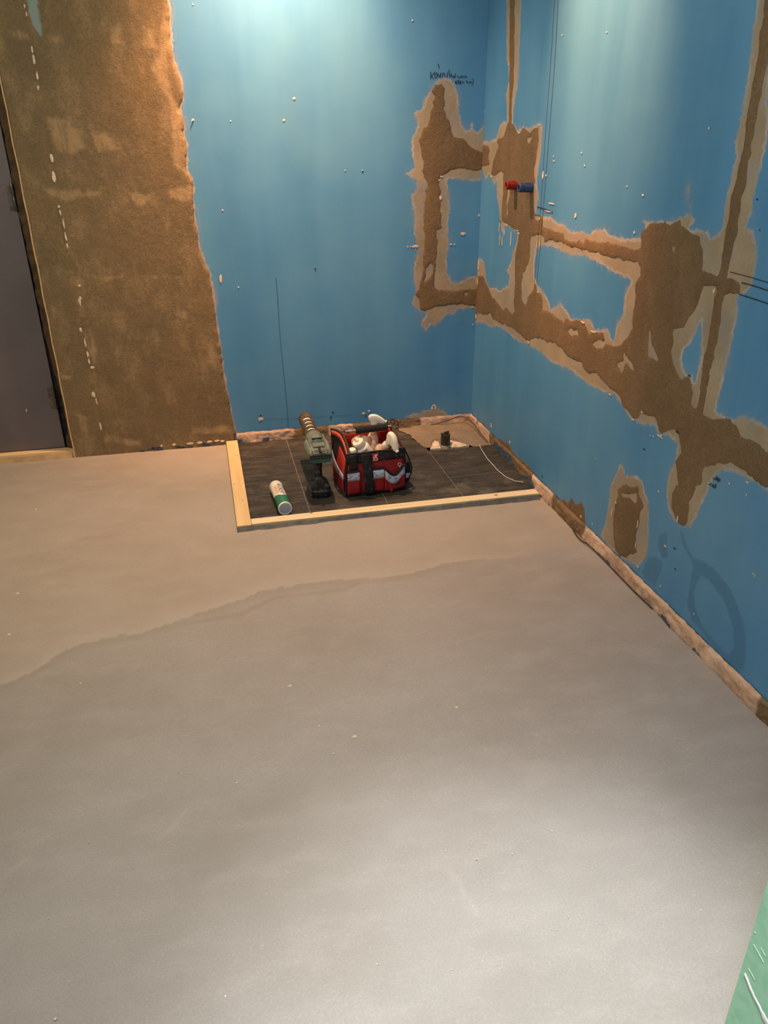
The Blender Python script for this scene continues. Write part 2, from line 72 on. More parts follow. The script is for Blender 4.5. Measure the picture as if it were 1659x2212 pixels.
 'right_skim': [[(3.1248,1.3026),(3.1732,1.3034),(3.204,1.2898),(3.2219,1.2615),(3.2418,1.2436),(3.2989,1.2361),(3.4087,1.2357),(3.3953,1.1401),(3.3376,1.0881),(3.3044,1.1125),(3.2722,1.0986),(3.227,1.0742),(3.2017,1.0979),(3.1917,1.0347),(3.1686,0.9984),(3.1575,0.965),(3.1357,0.9363),(3.1264,0.9142),(3.0893,0.895),(3.09,0.9329),(3.0242,0.9317),(2.9487,0.9208),(2.9531,0.8873),(2.9866,0.8385),(3.0012,0.7985),(3.0343,0.7667),(3.0041,0.7518),(3.0083,0.712),(3.0619,0.6952),(3.1052,0.6758),(3.1654,0.678),(3.2254,0.6659),(3.2666,0.6866),(3.292,0.7291),(3.3164,0.7635),(3.3703,0.7732),(3.4622,0.7438),(3.4547,0.4605),(3.3454,0.4927),(3.2668,0.5092),(3.1884,0.5038),(3.1058,0.5301),(3.0232,0.5311),(2.9315,0.5227),(2.8658,0.5176),(2.765,0.5294),(2.6463,0.5283),(2.5439,0.518),(2.3851,0.5301),(2.2564,0.5181),(2.1243,0.5271),(2.082,0.5376),(2.0423,0.5188),(1.9773,0.496),(1.9057,0.4988),(1.8499,0.518),(1.8235,0.5023),(1.7694,0.5135),(1.7264,0.5064),(1.7275,0.4843),(1.7254,0.4527),(1.7399,0.4304),(1.743,0.3915),(1.7367,0.3433),(1.7135,0.311),(1.6885,0.2971),(1.654,0.2969),(1.6117,0.3115),(1.596,0.3461),(1.5843,0.392),(1.5699,0.4263),(1.5664,0.455),(1.5516,0.4843),(1.5261,0.5136),(1.4955,0.5225),(1.4547,0.5285),(1.4135,0.5281),(1.365,0.5282),(1.2771,0.5271),(1.32,0.6592),(1.4089,0.6665),(1.4394,0.6698),(1.4799,0.6667),(1.514,0.6554),(1.522,0.6455),(1.5657,0.6401),(1.596,0.6431),(1.5933,0.6736),(1.5893,0.7184),(1.5865,0.7653),(1.5859,0.8003),(1.5854,0.8346),(1.5848,0.8684),(1.5919,0.9002),(1.59,0.9202),(1.5591,0.9385),(1.5521,0.9649),(1.5518,0.9961),(1.5648,1.0373),(1.5817,1.0598),(1.6099,1.0691),(1.6026,1.0889),(1.602,1.1154),(1.6015,1.1416),(1.598,1.1853),(1.5959,1.2055),(1.5967,1.2476),(1.6043,1.2914),(1.6192,1.3253),(1.6251,1.3633),(1.615,1.4312),(1.627,1.5627),(1.7081,1.5869),(1.7125,1.5099),(1.7079,1.475),(1.7061,1.4352),(1.7013,1.392),(1.6987,1.3555),(1.6967,1.306),(1.7008,1.2604),(1.7029,1.2371),(1.6903,1.2112),(1.6954,1.182),(1.695,1.1498),(1.7011,1.1221),(1.7024,1.0943),(1.6989,1.0581),(1.7054,1.0471),(1.7323,1.0312),(1.7513,1.0457),(1.7878,1.0471),(1.8294,1.0395),(1.8111,1.0633),(1.829,1.082),(1.87,1.0684),(1.9123,1.0525),(1.9745,1.0487),(2.0505,1.0401),(2.0359,1.0283),(2.0506,0.9965),(2.1621,0.9844),(2.2338,0.9889),(2.264,1.0003),(2.3288,0.9939),(2.3541,0.9764),(2.4257,0.9778),(2.4991,0.9704),(2.5363,0.9872),(2.6055,0.9877),(2.6564,1.002),(2.7424,0.9947),(2.7345,1),(2.7878,0.9956),(2.7854,1.0297),(2.7708,1.0474),(2.7855,1.0764),(2.7984,1.0957),(2.794,1.1419),(2.7872,1.1744),(2.7836,1.2223),(2.7844,1.2694),(2.7937,1.2944),(2.8627,1.2859),(2.9074,1.2799),(2.9655,1.2871),(3.0115,1.2709),(3.0447,1.288),(3.0663,1.295)],[(3.2161,1.8134),(3.0577,1.7878),(3.0371,1.4674),(3.0382,1.4195),(3.0523,1.3877),(3.0631,1.3352),(3.0657,1.2916),(3.1231,1.2923),(3.1329,1.3506),(3.1557,1.392),(3.1426,1.4082),(3.1274,1.4406),(3.1405,1.4873),(3.1648,1.5087)],[(1.998,0.3441),(1.974,0.3352),(1.957,0.3191),(1.8969,0.3441),(1.8627,0.3361),(1.8435,0.3086),(1.8196,0.2925),(1.8032,0.246),(1.7914,0.1876),(1.7897,0.1228),(1.8178,0.076),(1.8561,0.062),(1.9062,0.0542),(1.9595,0.0507),(2.0149,0.0469),(2.0573,0.0614),(2.0404,0.1111),(2.0408,0.1514),(2.0328,0.1951),(2.0396,0.2411),(2.0265,0.2805),(2.0115,0.3105)],[(1.8695,1.1439),(1.8549,1.1417),(1.8485,1.1097),(1.8254,1.0876),(1.8363,1.0868),(1.8612,1.1148)]],
 'right_skim_hole': [[(2.7168,0.8993),(2.6245,0.9077),(2.5403,0.9013),(2.472,0.8983),(2.3885,0.9068),(2.2875,0.9026),(2.2285,0.8936),(2.1719,0.885),(2.0855,0.8838),(2.071,0.876),(2.093,0.8479),(2.0971,0.814),(2.0929,0.7812),(2.12,0.7501),(2.1287,0.7134),(2.1321,0.6906),(2.1526,0.6992),(2.172,0.7215),(2.2206,0.7065),(2.259,0.7028),(2.2941,0.723),(2.344,0.7151),(2.4272,0.6981),(2.4655,0.7172),(2.5152,0.7323),(2.5593,0.7141),(2.5929,0.6976),(2.6242,0.7274),(2.6799,0.7483),(2.7213,0.7569),(2.7609,0.7869),(2.7707,0.8371),(2.7542,0.8899)],[(1.7144,0.8383),(1.729,0.8026),(1.746,0.7728),(1.7719,0.7478),(1.7731,0.7283),(1.7524,0.703),(1.7369,0.6956),(1.7182,0.6989),(1.6976,0.6837),(1.694,0.7262),(1.6905,0.7567),(1.7034,0.7902)]],
 'right_wet': [[(1.5709,0.238),(1.5307,0.2517),(1.495,0.255),(1.4514,0.2471),(1.414,0.2367),(1.3781,0.2101),(1.3484,0.1845),(1.327,0.1499),(1.3144,0.1092),(1.3115,0.065),(1.3284,0.0481),(1.4097,0.0496),(1.4886,0.0659),(1.5344,0.067),(1.5656,0.1057),(1.5706,0.1692),(1.569,0.2091)],[(1.7759,0.1304),(1.7433,0.1528),(1.7051,0.1507),(1.7092,0.1114),(1.7188,0.0634),(1.773,0.0604),(1.7961,0.0713)],[(1.7399,0.2231),(1.7037,0.2504),(1.7035,0.2239),(1.6873,0.1787),(1.7095,0.1666),(1.7378,0.188)]],
 'right_wet_in': [[(1.5372,0.2101),(1.5032,0.2212),(1.4639,0.2109),(1.4259,0.2008),(1.3951,0.1747),(1.3695,0.1459),(1.3546,0.0973),(1.3668,0.0629),(1.4261,0.0644),(1.4908,0.0734),(1.5321,0.1044),(1.5518,0.1497)]],
 'right_wet_line': [[(1.6428,0.2812),(1.6254,0.2558),(1.6056,0.2448),(1.5793,0.2334),(1.5667,0.2233)]],
 'right_lines': [([(2.7387,1.7178),(2.7191,1.4893),(2.7224,1.2447),(2.7233,0.978),(2.7312,0.7657)],0.0012),([(2.7639,1.7217),(2.7513,1.4919),(2.7534,1.2446),(2.7434,0.9762),(2.7521,0.7623)],0.0009),([(2.7799,1.025),(2.7129,1.0234),(2.642,1.0181)],0.0028),([(2.7927,0.9969),(2.7449,0.9985)],0.0024),([(3.1564,0.9436),(3.1254,0.9433)],0.0018),([(1.637,0.968),(1.5734,0.9679),(1.5038,0.9657),(1.4374,0.9621)],0.0014),([(1.5889,0.9512),(1.5479,0.9515),(1.4986,0.9494),(1.4324,0.9466)],0.0022),([(1.5905,0.9254),(1.5394,0.9244),(1.4902,0.923),(1.4242,0.9211)],0.0022)],
 'right_chips': [(2.678,1.5416,0.0051,0.0021),(2.3756,1.5192,0.0042,0.0019),(2.4647,1.2058,0.0047,0.0021),(2.4343,1.1705,0.0047,0.0025),(2.1578,1.1246,0.0038,0.0019),(2.0671,1.1076,0.0056,0.0032),(1.8081,1.2691,0.0033,0.003),(2.4666,1.0215,0.0068,0.0087),(2.0869,1.008,0.0042,0.0048),(1.6844,0.9155,0.0047,0.0074),(2.3372,0.7038,0.0143,0.0025),(2.2661,0.6902,0.0193,0.0021),(2.2471,0.6944,0.0097,0.0021),(1.9194,0.5339,0.0062,0.0031),(1.9595,0.4975,0.0065,0.0028),(2.1102,0.5292,0.0055,0.0025),(1.8006,0.4977,0.007,0.0018),(2.7646,0.537,0.0085,0.0046),(1.8597,0.4842,0.0046,0.0019),(1.8433,0.487,0.0045,0.0019),(1.806,0.5035,0.0044,0.0023),(2.7477,1.1306,0.0054,0.0156),(2.7218,1.1301,0.0046,0.0041),(3.2671,1.1045,0.0109,0.0026),(2.9955,1.2641,0.0121,0.0026),(2.8143,1.2884,0.0056,0.0046),(2.6649,1.1774,0.0059,0.0024),(2.6719,1.1912,0.0044,0.0019),(2.6772,1.0172,0.0334,0.0019),(2.7498,0.987,0.0047,0.0043),(3.0629,0.9362,0.0153,0.0021),(2.938,0.9183,0.0123,0.0039),(2.9497,0.9262,0.0094,0.0025),(2.6574,1.0437,0.0248,0.0028),(3.1315,0.8751,0.0037,0.0271),(3.1022,0.8706,0.0037,0.0193),(3.0113,0.8883,0.0045,0.0298),(2.7544,0.8957,0.003,0.0173),(2.7295,0.8986,0.003,0.0205),(2.7138,0.7368,0.0075,0.0024),(2.7671,0.5406,0.0136,0.0036),(3.3814,0.5125,0.0071,0.0135),(3.3749,0.7385,0.0081,0.0214),(3.383,0.6681,0.0057,0.0174),(3.1445,0.9201,0.0037,0.0231),(3.085,0.9031,0.0047,0.0116),(2.1517,0.2966,0.0048,0.0025),(1.776,0.346,0.0049,0.0022),(1.7026,0.2078,0.0066,0.0026),(1.4337,0.5195,0.0066,0.0025),(1.4941,0.4907,0.0042,0.0029),(1.4283,0.4902,0.0031,0.0019),(1.9926,0.211,0.0043,0.0038),(2.0078,0.1696,0.0036,0.0136),(1.8553,0.2021,0.0025,0.0169),(1.8482,0.1345,0.0025,0.0129),(1.82,0.0748,0.0046,0.0028),(1.6701,0.3103,0.0033,0.0116),(1.6935,0.0817,0.0022,0.0043),(1.5283,0.0912,0.0036,0.0025),(1.4214,0.5371,0.0025,0.0018),(2.1205,0.0738,0.0039,0.0022),(2.204,0.0616,0.0052,0.0047),(1.3507,0.319,0.0046,0.0016),(1.3427,0.3179,0.0016,0.0049),(1.8158,0.4985,0.0135,0.0025),(3.1129,0.0808,0.011,0.0103),(2.8846,0.0865,0.0083,0.0066),(2.1515,0.2974,0.0035,0.0026)],
 'right_pits': [(1.8811,0.4343,0.0052,0.0027),(1.6607,0.2233,0.0064,0.0026),(2.5404,0.0723,0.0064,0.003),(1.7694,0.026,0.0038,0.0024),(1.6416,0.1682,0.0039,0.0023),(1.7326,0.538,0.0103,0.0022),(1.7363,0.5387,0.0034,0.004),(1.7239,0.6962,0.0076,0.0025),(1.5898,1.128,0.0032,0.0018),(1.5622,1.0674,0.002,0.0019)],
 'script_right': [[(1.5574,0.4808),(1.5546,0.4789),(1.5487,0.4788),(1.5452,0.481),(1.5456,0.4842)],[(1.5497,0.4863),(1.545,0.486),(1.5425,0.4814)],[(1.544,0.4864),(1.5387,0.4879),(1.5355,0.487),(1.5373,0.4835),(1.542,0.4816)],[(1.5424,0.481),(1.5381,0.4783),(1.5336,0.4787),(1.533,0.4843)],[(1.5332,0.4849),(1.5279,0.4864)],[(1.5693,0.4569),(1.5657,0.4569),(1.5599,0.4633)],[(1.5586,0.4588),(1.5552,0.4576),(1.5495,0.4581),(1.5447,0.4575),(1.5409,0.4588),(1.5414,0.4624),(1.5419,0.4698)],[(1.5528,0.4651),(1.5516,0.4591)],[(1.5495,0.4581),(1.5487,0.4631),(1.5456,0.4648),(1.5426,0.4642)]],
 'ridge': [(-0.7595,1.6646),(-0.6157,1.7773),(-0.5419,1.8045),(-0.4839,1.8839),(-0.4341,1.9203),(-0.279,1.9193),(-0.1908,1.9498),(-0.0987,1.9967),(-0.0444,2.0091),(0.0112,2.027),(0.0703,2.0722),(0.1561,2.0737),(0.2743,2.0876),(0.3905,2.0739),(0.4947,2.0691),(0.6036,2.0755),(0.738,2.1046),(0.8933,2.0889),(1.0172,2.091),(1.1205,2.1157)],
 'ridge2': [(-0.1778,1.9419),(-0.0864,1.9488),(0.0069,1.9559),(0.1225,2.0267),(0.2352,2.0211),(0.3213,2.0194),(0.4018,2.0565)],
 'floor_chips': [(0.1086,1.5937,0.006),(0.4971,1.4168,0.005),(0.2329,1.3734,0.006),(-0.6556,2.2351,0.007),(-0.6364,2.0057,0.006),(0.4819,1.5842,0.003),(0.6431,2.368,0.003),(0.3252,1.9774,0.003),(0.1764,1.3299,0.003),(-0.0412,1.2915,0.003),(-0.4122,1.7284,0.004),(0.3992,0.9855,0.002),(0.1666,0.8239,0.002),(-0.3509,0.8531,0.003),(-0.4685,1.2616,0.002),(0.1596,1.428,0.003),(-0.7025,2.8611,0.004)],
 'streaks': [[(-0.2002,1.1815),(-0.1762,1.2019),(-0.1506,1.2401)],[(-0.485,1.1571),(-0.4638,1.1766),(-0.4481,1.1925)],[(0.3429,0.9698),(0.3555,0.9108),(0.3612,0.8757)]],
}

# ------------------------------------------------------------------ helpers
def srgb(r, g, b):
    f = lambda c: (c / 255 / 12.92) if c / 255 <= 0.04045 else ((c / 255 + 0.055) / 1.055) ** 2.4
    return (f(r), f(g), f(b), 1.0)

class NT:
    """small wrapper for building node materials"""
    def __init__(s, name):
        s.m = bpy.data.materials.new(name); s.m.use_nodes = True
        s.t = s.m.node_tree; s.b = s.t.nodes['Principled BSDF']
        s.co = s.t.nodes.new('ShaderNodeTexCoord')
    def n(s, typ, **kw):
        k = s.t.nodes.new(typ)
        for a, v in kw.items(): setattr(k, a, v)
        return k
    def l(s, a, b): s.t.links.new(a, b)
    def vec(s, scale=(1, 1, 1), rot=(0, 0, 0)):
        mp = s.n('ShaderNodeMapping'); s.l(s.co.outputs['Object'], mp.inputs['Vector'])
        mp.inputs['Scale'].default_value = scale; mp.inputs['Rotation'].default_value = rot
        return mp.outputs['Vector']
    def noise(s, scale, detail=4, rough=0.55, vscale=(1, 1, 1), rot=(0, 0, 0)):
        k = s.n('ShaderNodeTexNoise'); s.l(s.vec(vscale, rot), k.inputs['Vector'])
        k.inputs['Scale'].default_value = scale; k.inputs['Detail'].default_value = detail; k.inputs['Roughness'].default_value = rough
        return k.outputs['Fac']
    def voro(s, scale, feature='F1'):
        k = s.n('ShaderNodeTexVoronoi', feature=feature); s.l(s.vec(), k.inputs['Vector'])
        k.inputs['Scale'].default_value = scale
        return k
    def mr(s, v, a, b, c=0.0, d=1.0, smooth=True):
        k = s.n('ShaderNodeMapRange'); k.interpolation_type = 'SMOOTHSTEP' if smooth else 'LINEAR'
        if isinstance(v, (int, float)): k.inputs['Value'].default_value = v
        else: s.l(v, k.inputs['Value'])
        for nme, x in (('From Min', a), ('From Max', b), ('To Min', c), ('To Max', d)): k.inputs[nme].default_value = x
        return k.outputs['Result']
    def math(s, op, a, b=0.0):
        k = s.n('ShaderNodeMath', operation=op)
        for i, x in enumerate((a, b)):
            if isinstance(x, (int, float)): k.inputs[i].default_value = x
            else: s.l(x, k.inputs[i])
        return k.outputs[0]
    def mix(s, fac, a, b):
        k = s.n('ShaderNodeMix', data_type='RGBA')
        for i, x in ((0, fac), (6, a), (7, b)):
            if isinstance(x, (int, float)): k.inputs[i].default_value = x
            elif isinstance(x, tuple): k.inputs[i].default_value = x
            else: s.l(x, k.inputs[i])
        return k.outputs[2]
    def attr(s, name):
        k = s.n('ShaderNodeAttribute'); k.attribute_name = name
        return k.outputs['Fac']
    def bump(s, h, strength, dist, prev=None):
        k = s.n('ShaderNodeBump'); k.inputs['Strength'].default_value = strength; k.inputs['Distance'].default_value = dist
        s.l(h, k.inputs['Height'])
        if prev is not None: s.l(prev, k.inputs['Normal'])
        return k.outputs['Normal']
    def out(s, col=None, rough=None, normal=None, metal=None, spec=None):
        for nme, x in (('Base Color', col), ('Roughness', rough), ('Normal', normal), ('Metallic', metal), ('Specular IOR Level', spec)):
            if x is None: continue
            if isinstance(x, (int, float, tuple)): s.b.inputs[nme].default_value = x
            else: s.l(x, s.b.inputs[nme])
        return s.m

def simple(name, c1, c2=None, scale=60, rough=0.6, bs=200, bstr=0.2, bd=0.001, metal=0.0, specks=None, speck_scale=300, speck_amt=0.12):
    t = NT(name)
    c2 = c2 or tuple(x * 0.8 for x in c1[:3]) + (1,)
    col = t.mix(t.mr(t.noise(scale), 0.35, 0.65), c1, c2)
    if specks:
        v = t.voro(speck_scale)
        m = t.math('MULTIPLY', t.mr(v.outputs['Distance'], 0.18, 0.30, 1, 0), t.mr(t.noise(speck_scale * .13, 2), 0.62 - speck_amt, 0.66 - speck_amt))
        col = t.mix(m, col, specks)
    nrm = t.bump(t.noise(bs, 3), bstr, bd)
    return t.out(col, rough, nrm, metal)

# ---- numpy fields
def sdf(P, poly):
    P = np.asarray(P, float); V = np.asarray(poly, float)
    W = np.roll(V, -1, 0)
    d = np.full(len(P), 1e9); s = np.zeros(len(P), bool)
    for a, b in zip(V, W):
        e = b - a; w = P - a
        t = np.clip((w @ e) / max(e @ e, 1e-12), 0, 1)
        q = w - t[:, None] * e
        d = np.minimum(d, (q * q).sum(1))
        c = (a[1] > P[:, 1]) != (b[1] > P[:, 1])
        if abs(b[1] - a[1]) > 1e-12:
            s ^= c & (P[:, 0] < (b[0] - a[0]) * (P[:, 1] - a[1]) / (b[1] - a[1]) + a[0])
    return np.where(s, -1, 1) * np.sqrt(d)
def field(P, polys, holes=()):
    d = np.full(len(P), 1.0)
    for p in polys: d = np.minimum(d, sdf(P, p))
    for h in holes: d = np.maximum(d, -sdf(P, h))
    return d
def linedist(P, lines):
    d = np.full(len(P), 1.0)
    for L in lines:
        L = np.asarray(L, float)
        for a, b in zip(L[:-1], L[1:]):
            e = b - a; w = P - a
            t = np.clip((w @ e) / max(e @ e, 1e-12), 0, 1)
            q = w - t[:, None] * e
            d = np.minimum(d, np.sqrt((q * q).sum(1)))
    return d
_rng = np.random.RandomState(3)
_tab = _rng.rand(256, 256)
def vnoise(x, y):
    xi = np.floor(x).astype(int); yi = np.floor(y).astype(int); fx = x - xi; fy = y - yi
    fx = fx * fx * (3 - 2 * fx); fy = fy * fy * (3 - 2 * fy)
    g = lambda i, j: _tab[(xi + i) % 256, (yi + j) % 256]
    return (g(0, 0) * (1 - fx) + g(1, 0) * fx) * (1 - fy) + (g(0, 1) * (1 - fx) + g(1, 1) * fx) * fy - 0.5
def fbm(P, scale, octs=3):
    r = 0; a = 1.0
    for k in range(octs):
        r = r + a * vnoise(P[:, 0] * scale + 17.3 * k, P[:, 1] * scale + 5.1 * k); a *= 0.5; scale *= 2.1
    return r

def ax(*seg):
    """1-d grid coordinates: (start, end, step) pieces joined"""
    o = []
    for a, b, s in seg:
        n = max(1, int(round((b - a) / s))); o.append(np.linspace(a, b, n + 1)[(1 if o else 0):])
    return np.concatenate(o)
def gridpts(us, vs):
    U, V = np.meshgrid(us, vs, indexing='ij')
    return np.stack([U.ravel(), V.ravel()], 1)

def link(name, me, mat, parent=None, smooth=False):
    o = bpy.data.objects.new(name, me); COL.objects.link(o)
    if mat is not None: me.materials.append(mat)
    if parent is not None: o.parent = parent
    if smooth:
        me.polygons.foreach_set('use_smooth', [True] * len(me.polygons))
    return o
def add_attr(me, name, arr, total):
    a = me.attributes.new(name, 'FLOAT', 'POINT')
    full = np.ones(total); full[:len(arr)] = arr
    a.data.foreach_set('value', full.astype(np.float32))

def sheet(name, us, vs, to3d, mat, parent=None, mask=None, height=None, attrs=None, body=(), flip=False, edge_snap=True):
    """grid surface clipped to mask<0, lifted by height; body = extra boxes joined to the same mesh"""
    P = gridpts(us, vs); nu, nv = len(us), len(vs)
    f = mask if mask is not None else np.full(len(P), -1.0)
    h = height if height is not None else np.zeros(len(P))
    idx = {}; verts = []; src = []
    def vert(i):
        if i not in idx:
            idx[i] = len(verts); verts.append((P[i, 0], P[i, 1], h[i])); src.append((i, i, 0.0))
        return idx[i]
    def edge(i, j):
        k = (i, j) if i < j else (j, i)
        if k not in idx:
            a, b = k; t = f[a] / (f[a] - f[b])
            idx[k] = len(verts)
            verts.append((P[a, 0] + t * (P[b, 0] - P[a, 0]), P[a, 1] + t * (P[b, 1] - P[a, 1]), 0.0 if edge_snap else h[a] + t * (h[b] - h[a]))); src.append((a, b, t))
        return idx[k]
    faces = []
    neg = (f < 0)
    N = neg.reshape(nu, nv)
    anyn = N[:-1, :-1] | N[1:, :-1] | N[:-1, 1:] | N[1:, 1:]
    for i, j in zip(*np.nonzero(anyn)):
        q = (i * nv + j, (i + 1) * nv + j, (i + 1) * nv + j + 1, i * nv + j + 1)
        if neg[q[0]] and neg[q[1]] and neg[q[2]] and neg[q[3]]:
            fc = [vert(k) for k in q]
        else:
            fc = []
            for a, b in zip(q, q[1:] + q[:1]):
                if neg[a]: fc.append(vert(a))
                if neg[a] != neg[b]: fc.append(edge(a, b))
        if len(fc) >= 3: faces.append(fc[::-1] if flip else fc)
    V3 = [to3d(*v) for v in verts]
    n0 = len(V3); nf = len(faces)
    for (x0, y0, z0), (x1, y1, z1) in body:
        b = len(V3)
        V3 += [(x0, y0, z0), (x1, y0, z0), (x1, y1, z0), (x0, y1, z0), (x0, y0, z1), (x1, y0, z1), (x1, y1, z1), (x0, y1, z1)]
        faces += [[b + k for k in q] for q in ((3, 2, 1, 0), (4, 5, 6, 7), (0, 1, 5, 4), (1, 2, 6, 5), (2, 3, 7, 6), (3, 0, 4, 7))]
    me = bpy.data.meshes.new(name); me.from_pydata(V3, [], faces)
    sm = [True] * nf + [False] * (len(faces) - nf)
    me.polygons.foreach_set('use_smooth', sm)
    if attrs:
        S = np.array([(a, b) for a, b, t in src], int); T_ = np.array([t for a, b, t in src])
        for k, arr in attrs.items():
            add_attr(me, k, arr[S[:, 0]] * (1 - T_) + arr[S[:, 1]] * T_, len(V3))
    me.update()
    return link(name, me, mat, parent)

def finish(bm, name, mat, parent=None, smooth=True, bevel=0.0, seg=2):
    if bevel > 0:
        es = [e for e in bm.edges if len(e.link_faces) == 2 and e.calc_face_angle(0) > 0.6]
        bmesh.ops.bevel(bm, geom=es, offset=bevel, segments=seg, affect='EDGES', profile=0.6)
    bmesh.ops.recalc_face_normals(bm, faces=bm.faces)
    me = bpy.data.meshes.new(name); bm.to_mesh(me); bm.free()
    o = link(name, me, mat, parent, smooth)
    if smooth:
        try: me.set_sharp_from_angle(angle=math.radians(38))
        except Exception: pass
    return o
def box(bm, lo, hi, M=None):
    vs = [bm.verts.new(Vector((x, y, z))) for z in (lo[2], hi[2]) for x, y in ((lo[0], lo[1]), (hi[0], lo[1]), (hi[0], hi[1]), (lo[0], hi[1]))]
    if M: 
        for v in vs: v.co = M @ v.co
    for q in ((3, 2, 1, 0), (4, 5, 6, 7), (0, 1, 5, 4), (1, 2, 6, 5), (2, 3, 7, 6), (3, 0, 4, 7)): bm.faces.new([vs[i] for i in q])
    return vs
def hexa(bm, pts):
    vs = [bm.verts.new(Vector(p)) for p in pts]
    for q in ((3, 2, 1, 0), (4, 5, 6, 7), (0, 1, 5, 4), (1, 2, 6, 5), (2, 3, 7, 6), (3, 0, 4, 7)): bm.faces.new([vs[i] for i in q])
def loft(bm, rings, cap=True):
    R = [[bm.verts.new(Vector(p)) for p in r] for r in rings]
    n = len(R[0])
    for a, b in zip(R[:-1], R[1:]):
        for i in range(n): bm.faces.new((a[i], a[(i + 1) % n], b[(i + 1) % n], b[i]))
    if cap: bm.faces.new(R[0][::-1]); bm.faces.new(R[-1])
def frame_of(d):
    d = Vector(d).normalized(); u = d.cross(Vector((0, 0, 1)))
    if u.length < 1e-4: u = Vector((1, 0, 0))
    u.normalize(); return u, d.cross(u)
def tube(bm, path, r, n=12, cap=True):
    path = [Vector(p) for p in path]; rings = []; pu = None
    for i, p in enumerate(path):
        d = (path[min(i + 1, len(path) - 1)] - path[max(i - 1, 0)]).normalized()
        if pu is None: u, w = frame_of(d)
        else:
            u = pu - d * pu.dot(d); u.normalize(); w = d.cross(u)
        pu = u
        rr = r[i] if isinstance(r, (list, tuple)) else r
        rings.append([p + (u * math.cos(t) + w * math.sin(t)) * rr for t in (2 * PI * k / n for k in range(n))])
    loft(bm, rings, cap)
def lathe(bm, prof, M=Matrix(), n=28, cap=True):
    """prof: (r, z) pairs"""
    rings = [[M @ Vector((r * math.cos(2 * PI * k / n), r * math.sin(2 * PI * k / n), z)) for k in range(n)] for r, z in prof]
    loft(bm, rings, cap)
def extrude(bm, pts, a, b):
    """prism between two 3-d copies of an outline"""
    A = [bm.verts.new(Vector(p) + Vector(a)) for p in pts]; B = [bm.verts.new(Vector(p) + Vector(b)) for p in pts]
    n = len(pts)
    for i in range(n): bm.faces.new((A[i], A[(i + 1) % n], B[(i + 1) % n], B[i]))
    bm.faces.new(A[::-1]); bm.faces.new(B)
def tag(o, label=None, cat=None, group=None, kind=None):
    for k, v in (('label', label), ('category', cat), ('group', group), ('kind', kind)):
        if v: o[k] = v
    return o
def empty(name, loc, label, cat, rz=0, group=None):
    o = bpy.data.objects.new(name, None); COL.objects.link(o); o.location = loc; o.rotation_euler = (0, 0, rz); o.empty_display_size = 0.05
    return tag(o, label, cat, group)
def smooth_line(pts, k=3):
    pts = np.array(pts, float)
    for _ in range(k):
        q = [pts[0]]
        for a, b in zip(pts[:-1], pts[1:]): q += [a * .75 + b * .25, a * .25 + b * .75]
        q.append(pts[-1]); pts = np.array(q)
    return pts
def ribbon(bm, pts, w, to3d, lift=0.0006):
    """a raised drawn line: pts are 2-d on a surface, to3d(u, v, h)"""
    pts = np.array(pts, float)
    if len(pts) > 2: pts = smooth_line(pts, 2)
    L = []
    for i in range(len(pts)):
        d = pts[min(i + 1, len(pts) - 1)] - pts[max(i - 1, 0)]
        d = d / max(np.hypot(*d), 1e-9); nrm = np.array((-d[1], d[0])) * w / 2
        L.append([bm.verts.new(Vector(to3d(*(pts[i] + nrm), 0))), bm.verts.new(Vector(to3d(*(pts[i] + nrm * .8), lift))), bm.verts.new(Vector(to3d(*(pts[i] - nrm * .8), lift))), bm.verts.new(Vector(to3d(*(pts[i] - nrm), 0)))])
    for a, b in zip(L[:-1], L[1:]):
        for i in range(3): bm.faces.new((a[i], a[i + 1], b[i + 1], b[i]))
    bm.faces.new(L[0]); bm.faces.new(L[-1][::-1])
def blob(bm, cx, cy, rx, ry, to3d, lift=0.001, n=9, rnd=random):
    top = bm.verts.new(Vector(to3d(cx, cy, lift)))
    a0 = rnd.random() * 6
    ring = []; ring2 = []
    for k in range(n):
        t = 2 * PI * k / n; q = 0.75 + 0.5 * rnd.random()
        ring.append(bm.verts.new(Vector(to3d(cx + rx * q * math.cos(t), cy + ry * q * math.sin(t), 0))))
        ring2.append(bm.verts.new(Vector(to3d(cx + rx * q * .8 * math.cos(t), cy + ry * q * .8 * math.sin(t), lift))))
    for k in range(n):
        j = (k + 1) % n
        bm.faces.new((ring[k], ring[j], ring2[j], ring2[k])); bm.faces.new((ring2[k], ring2[j], top))

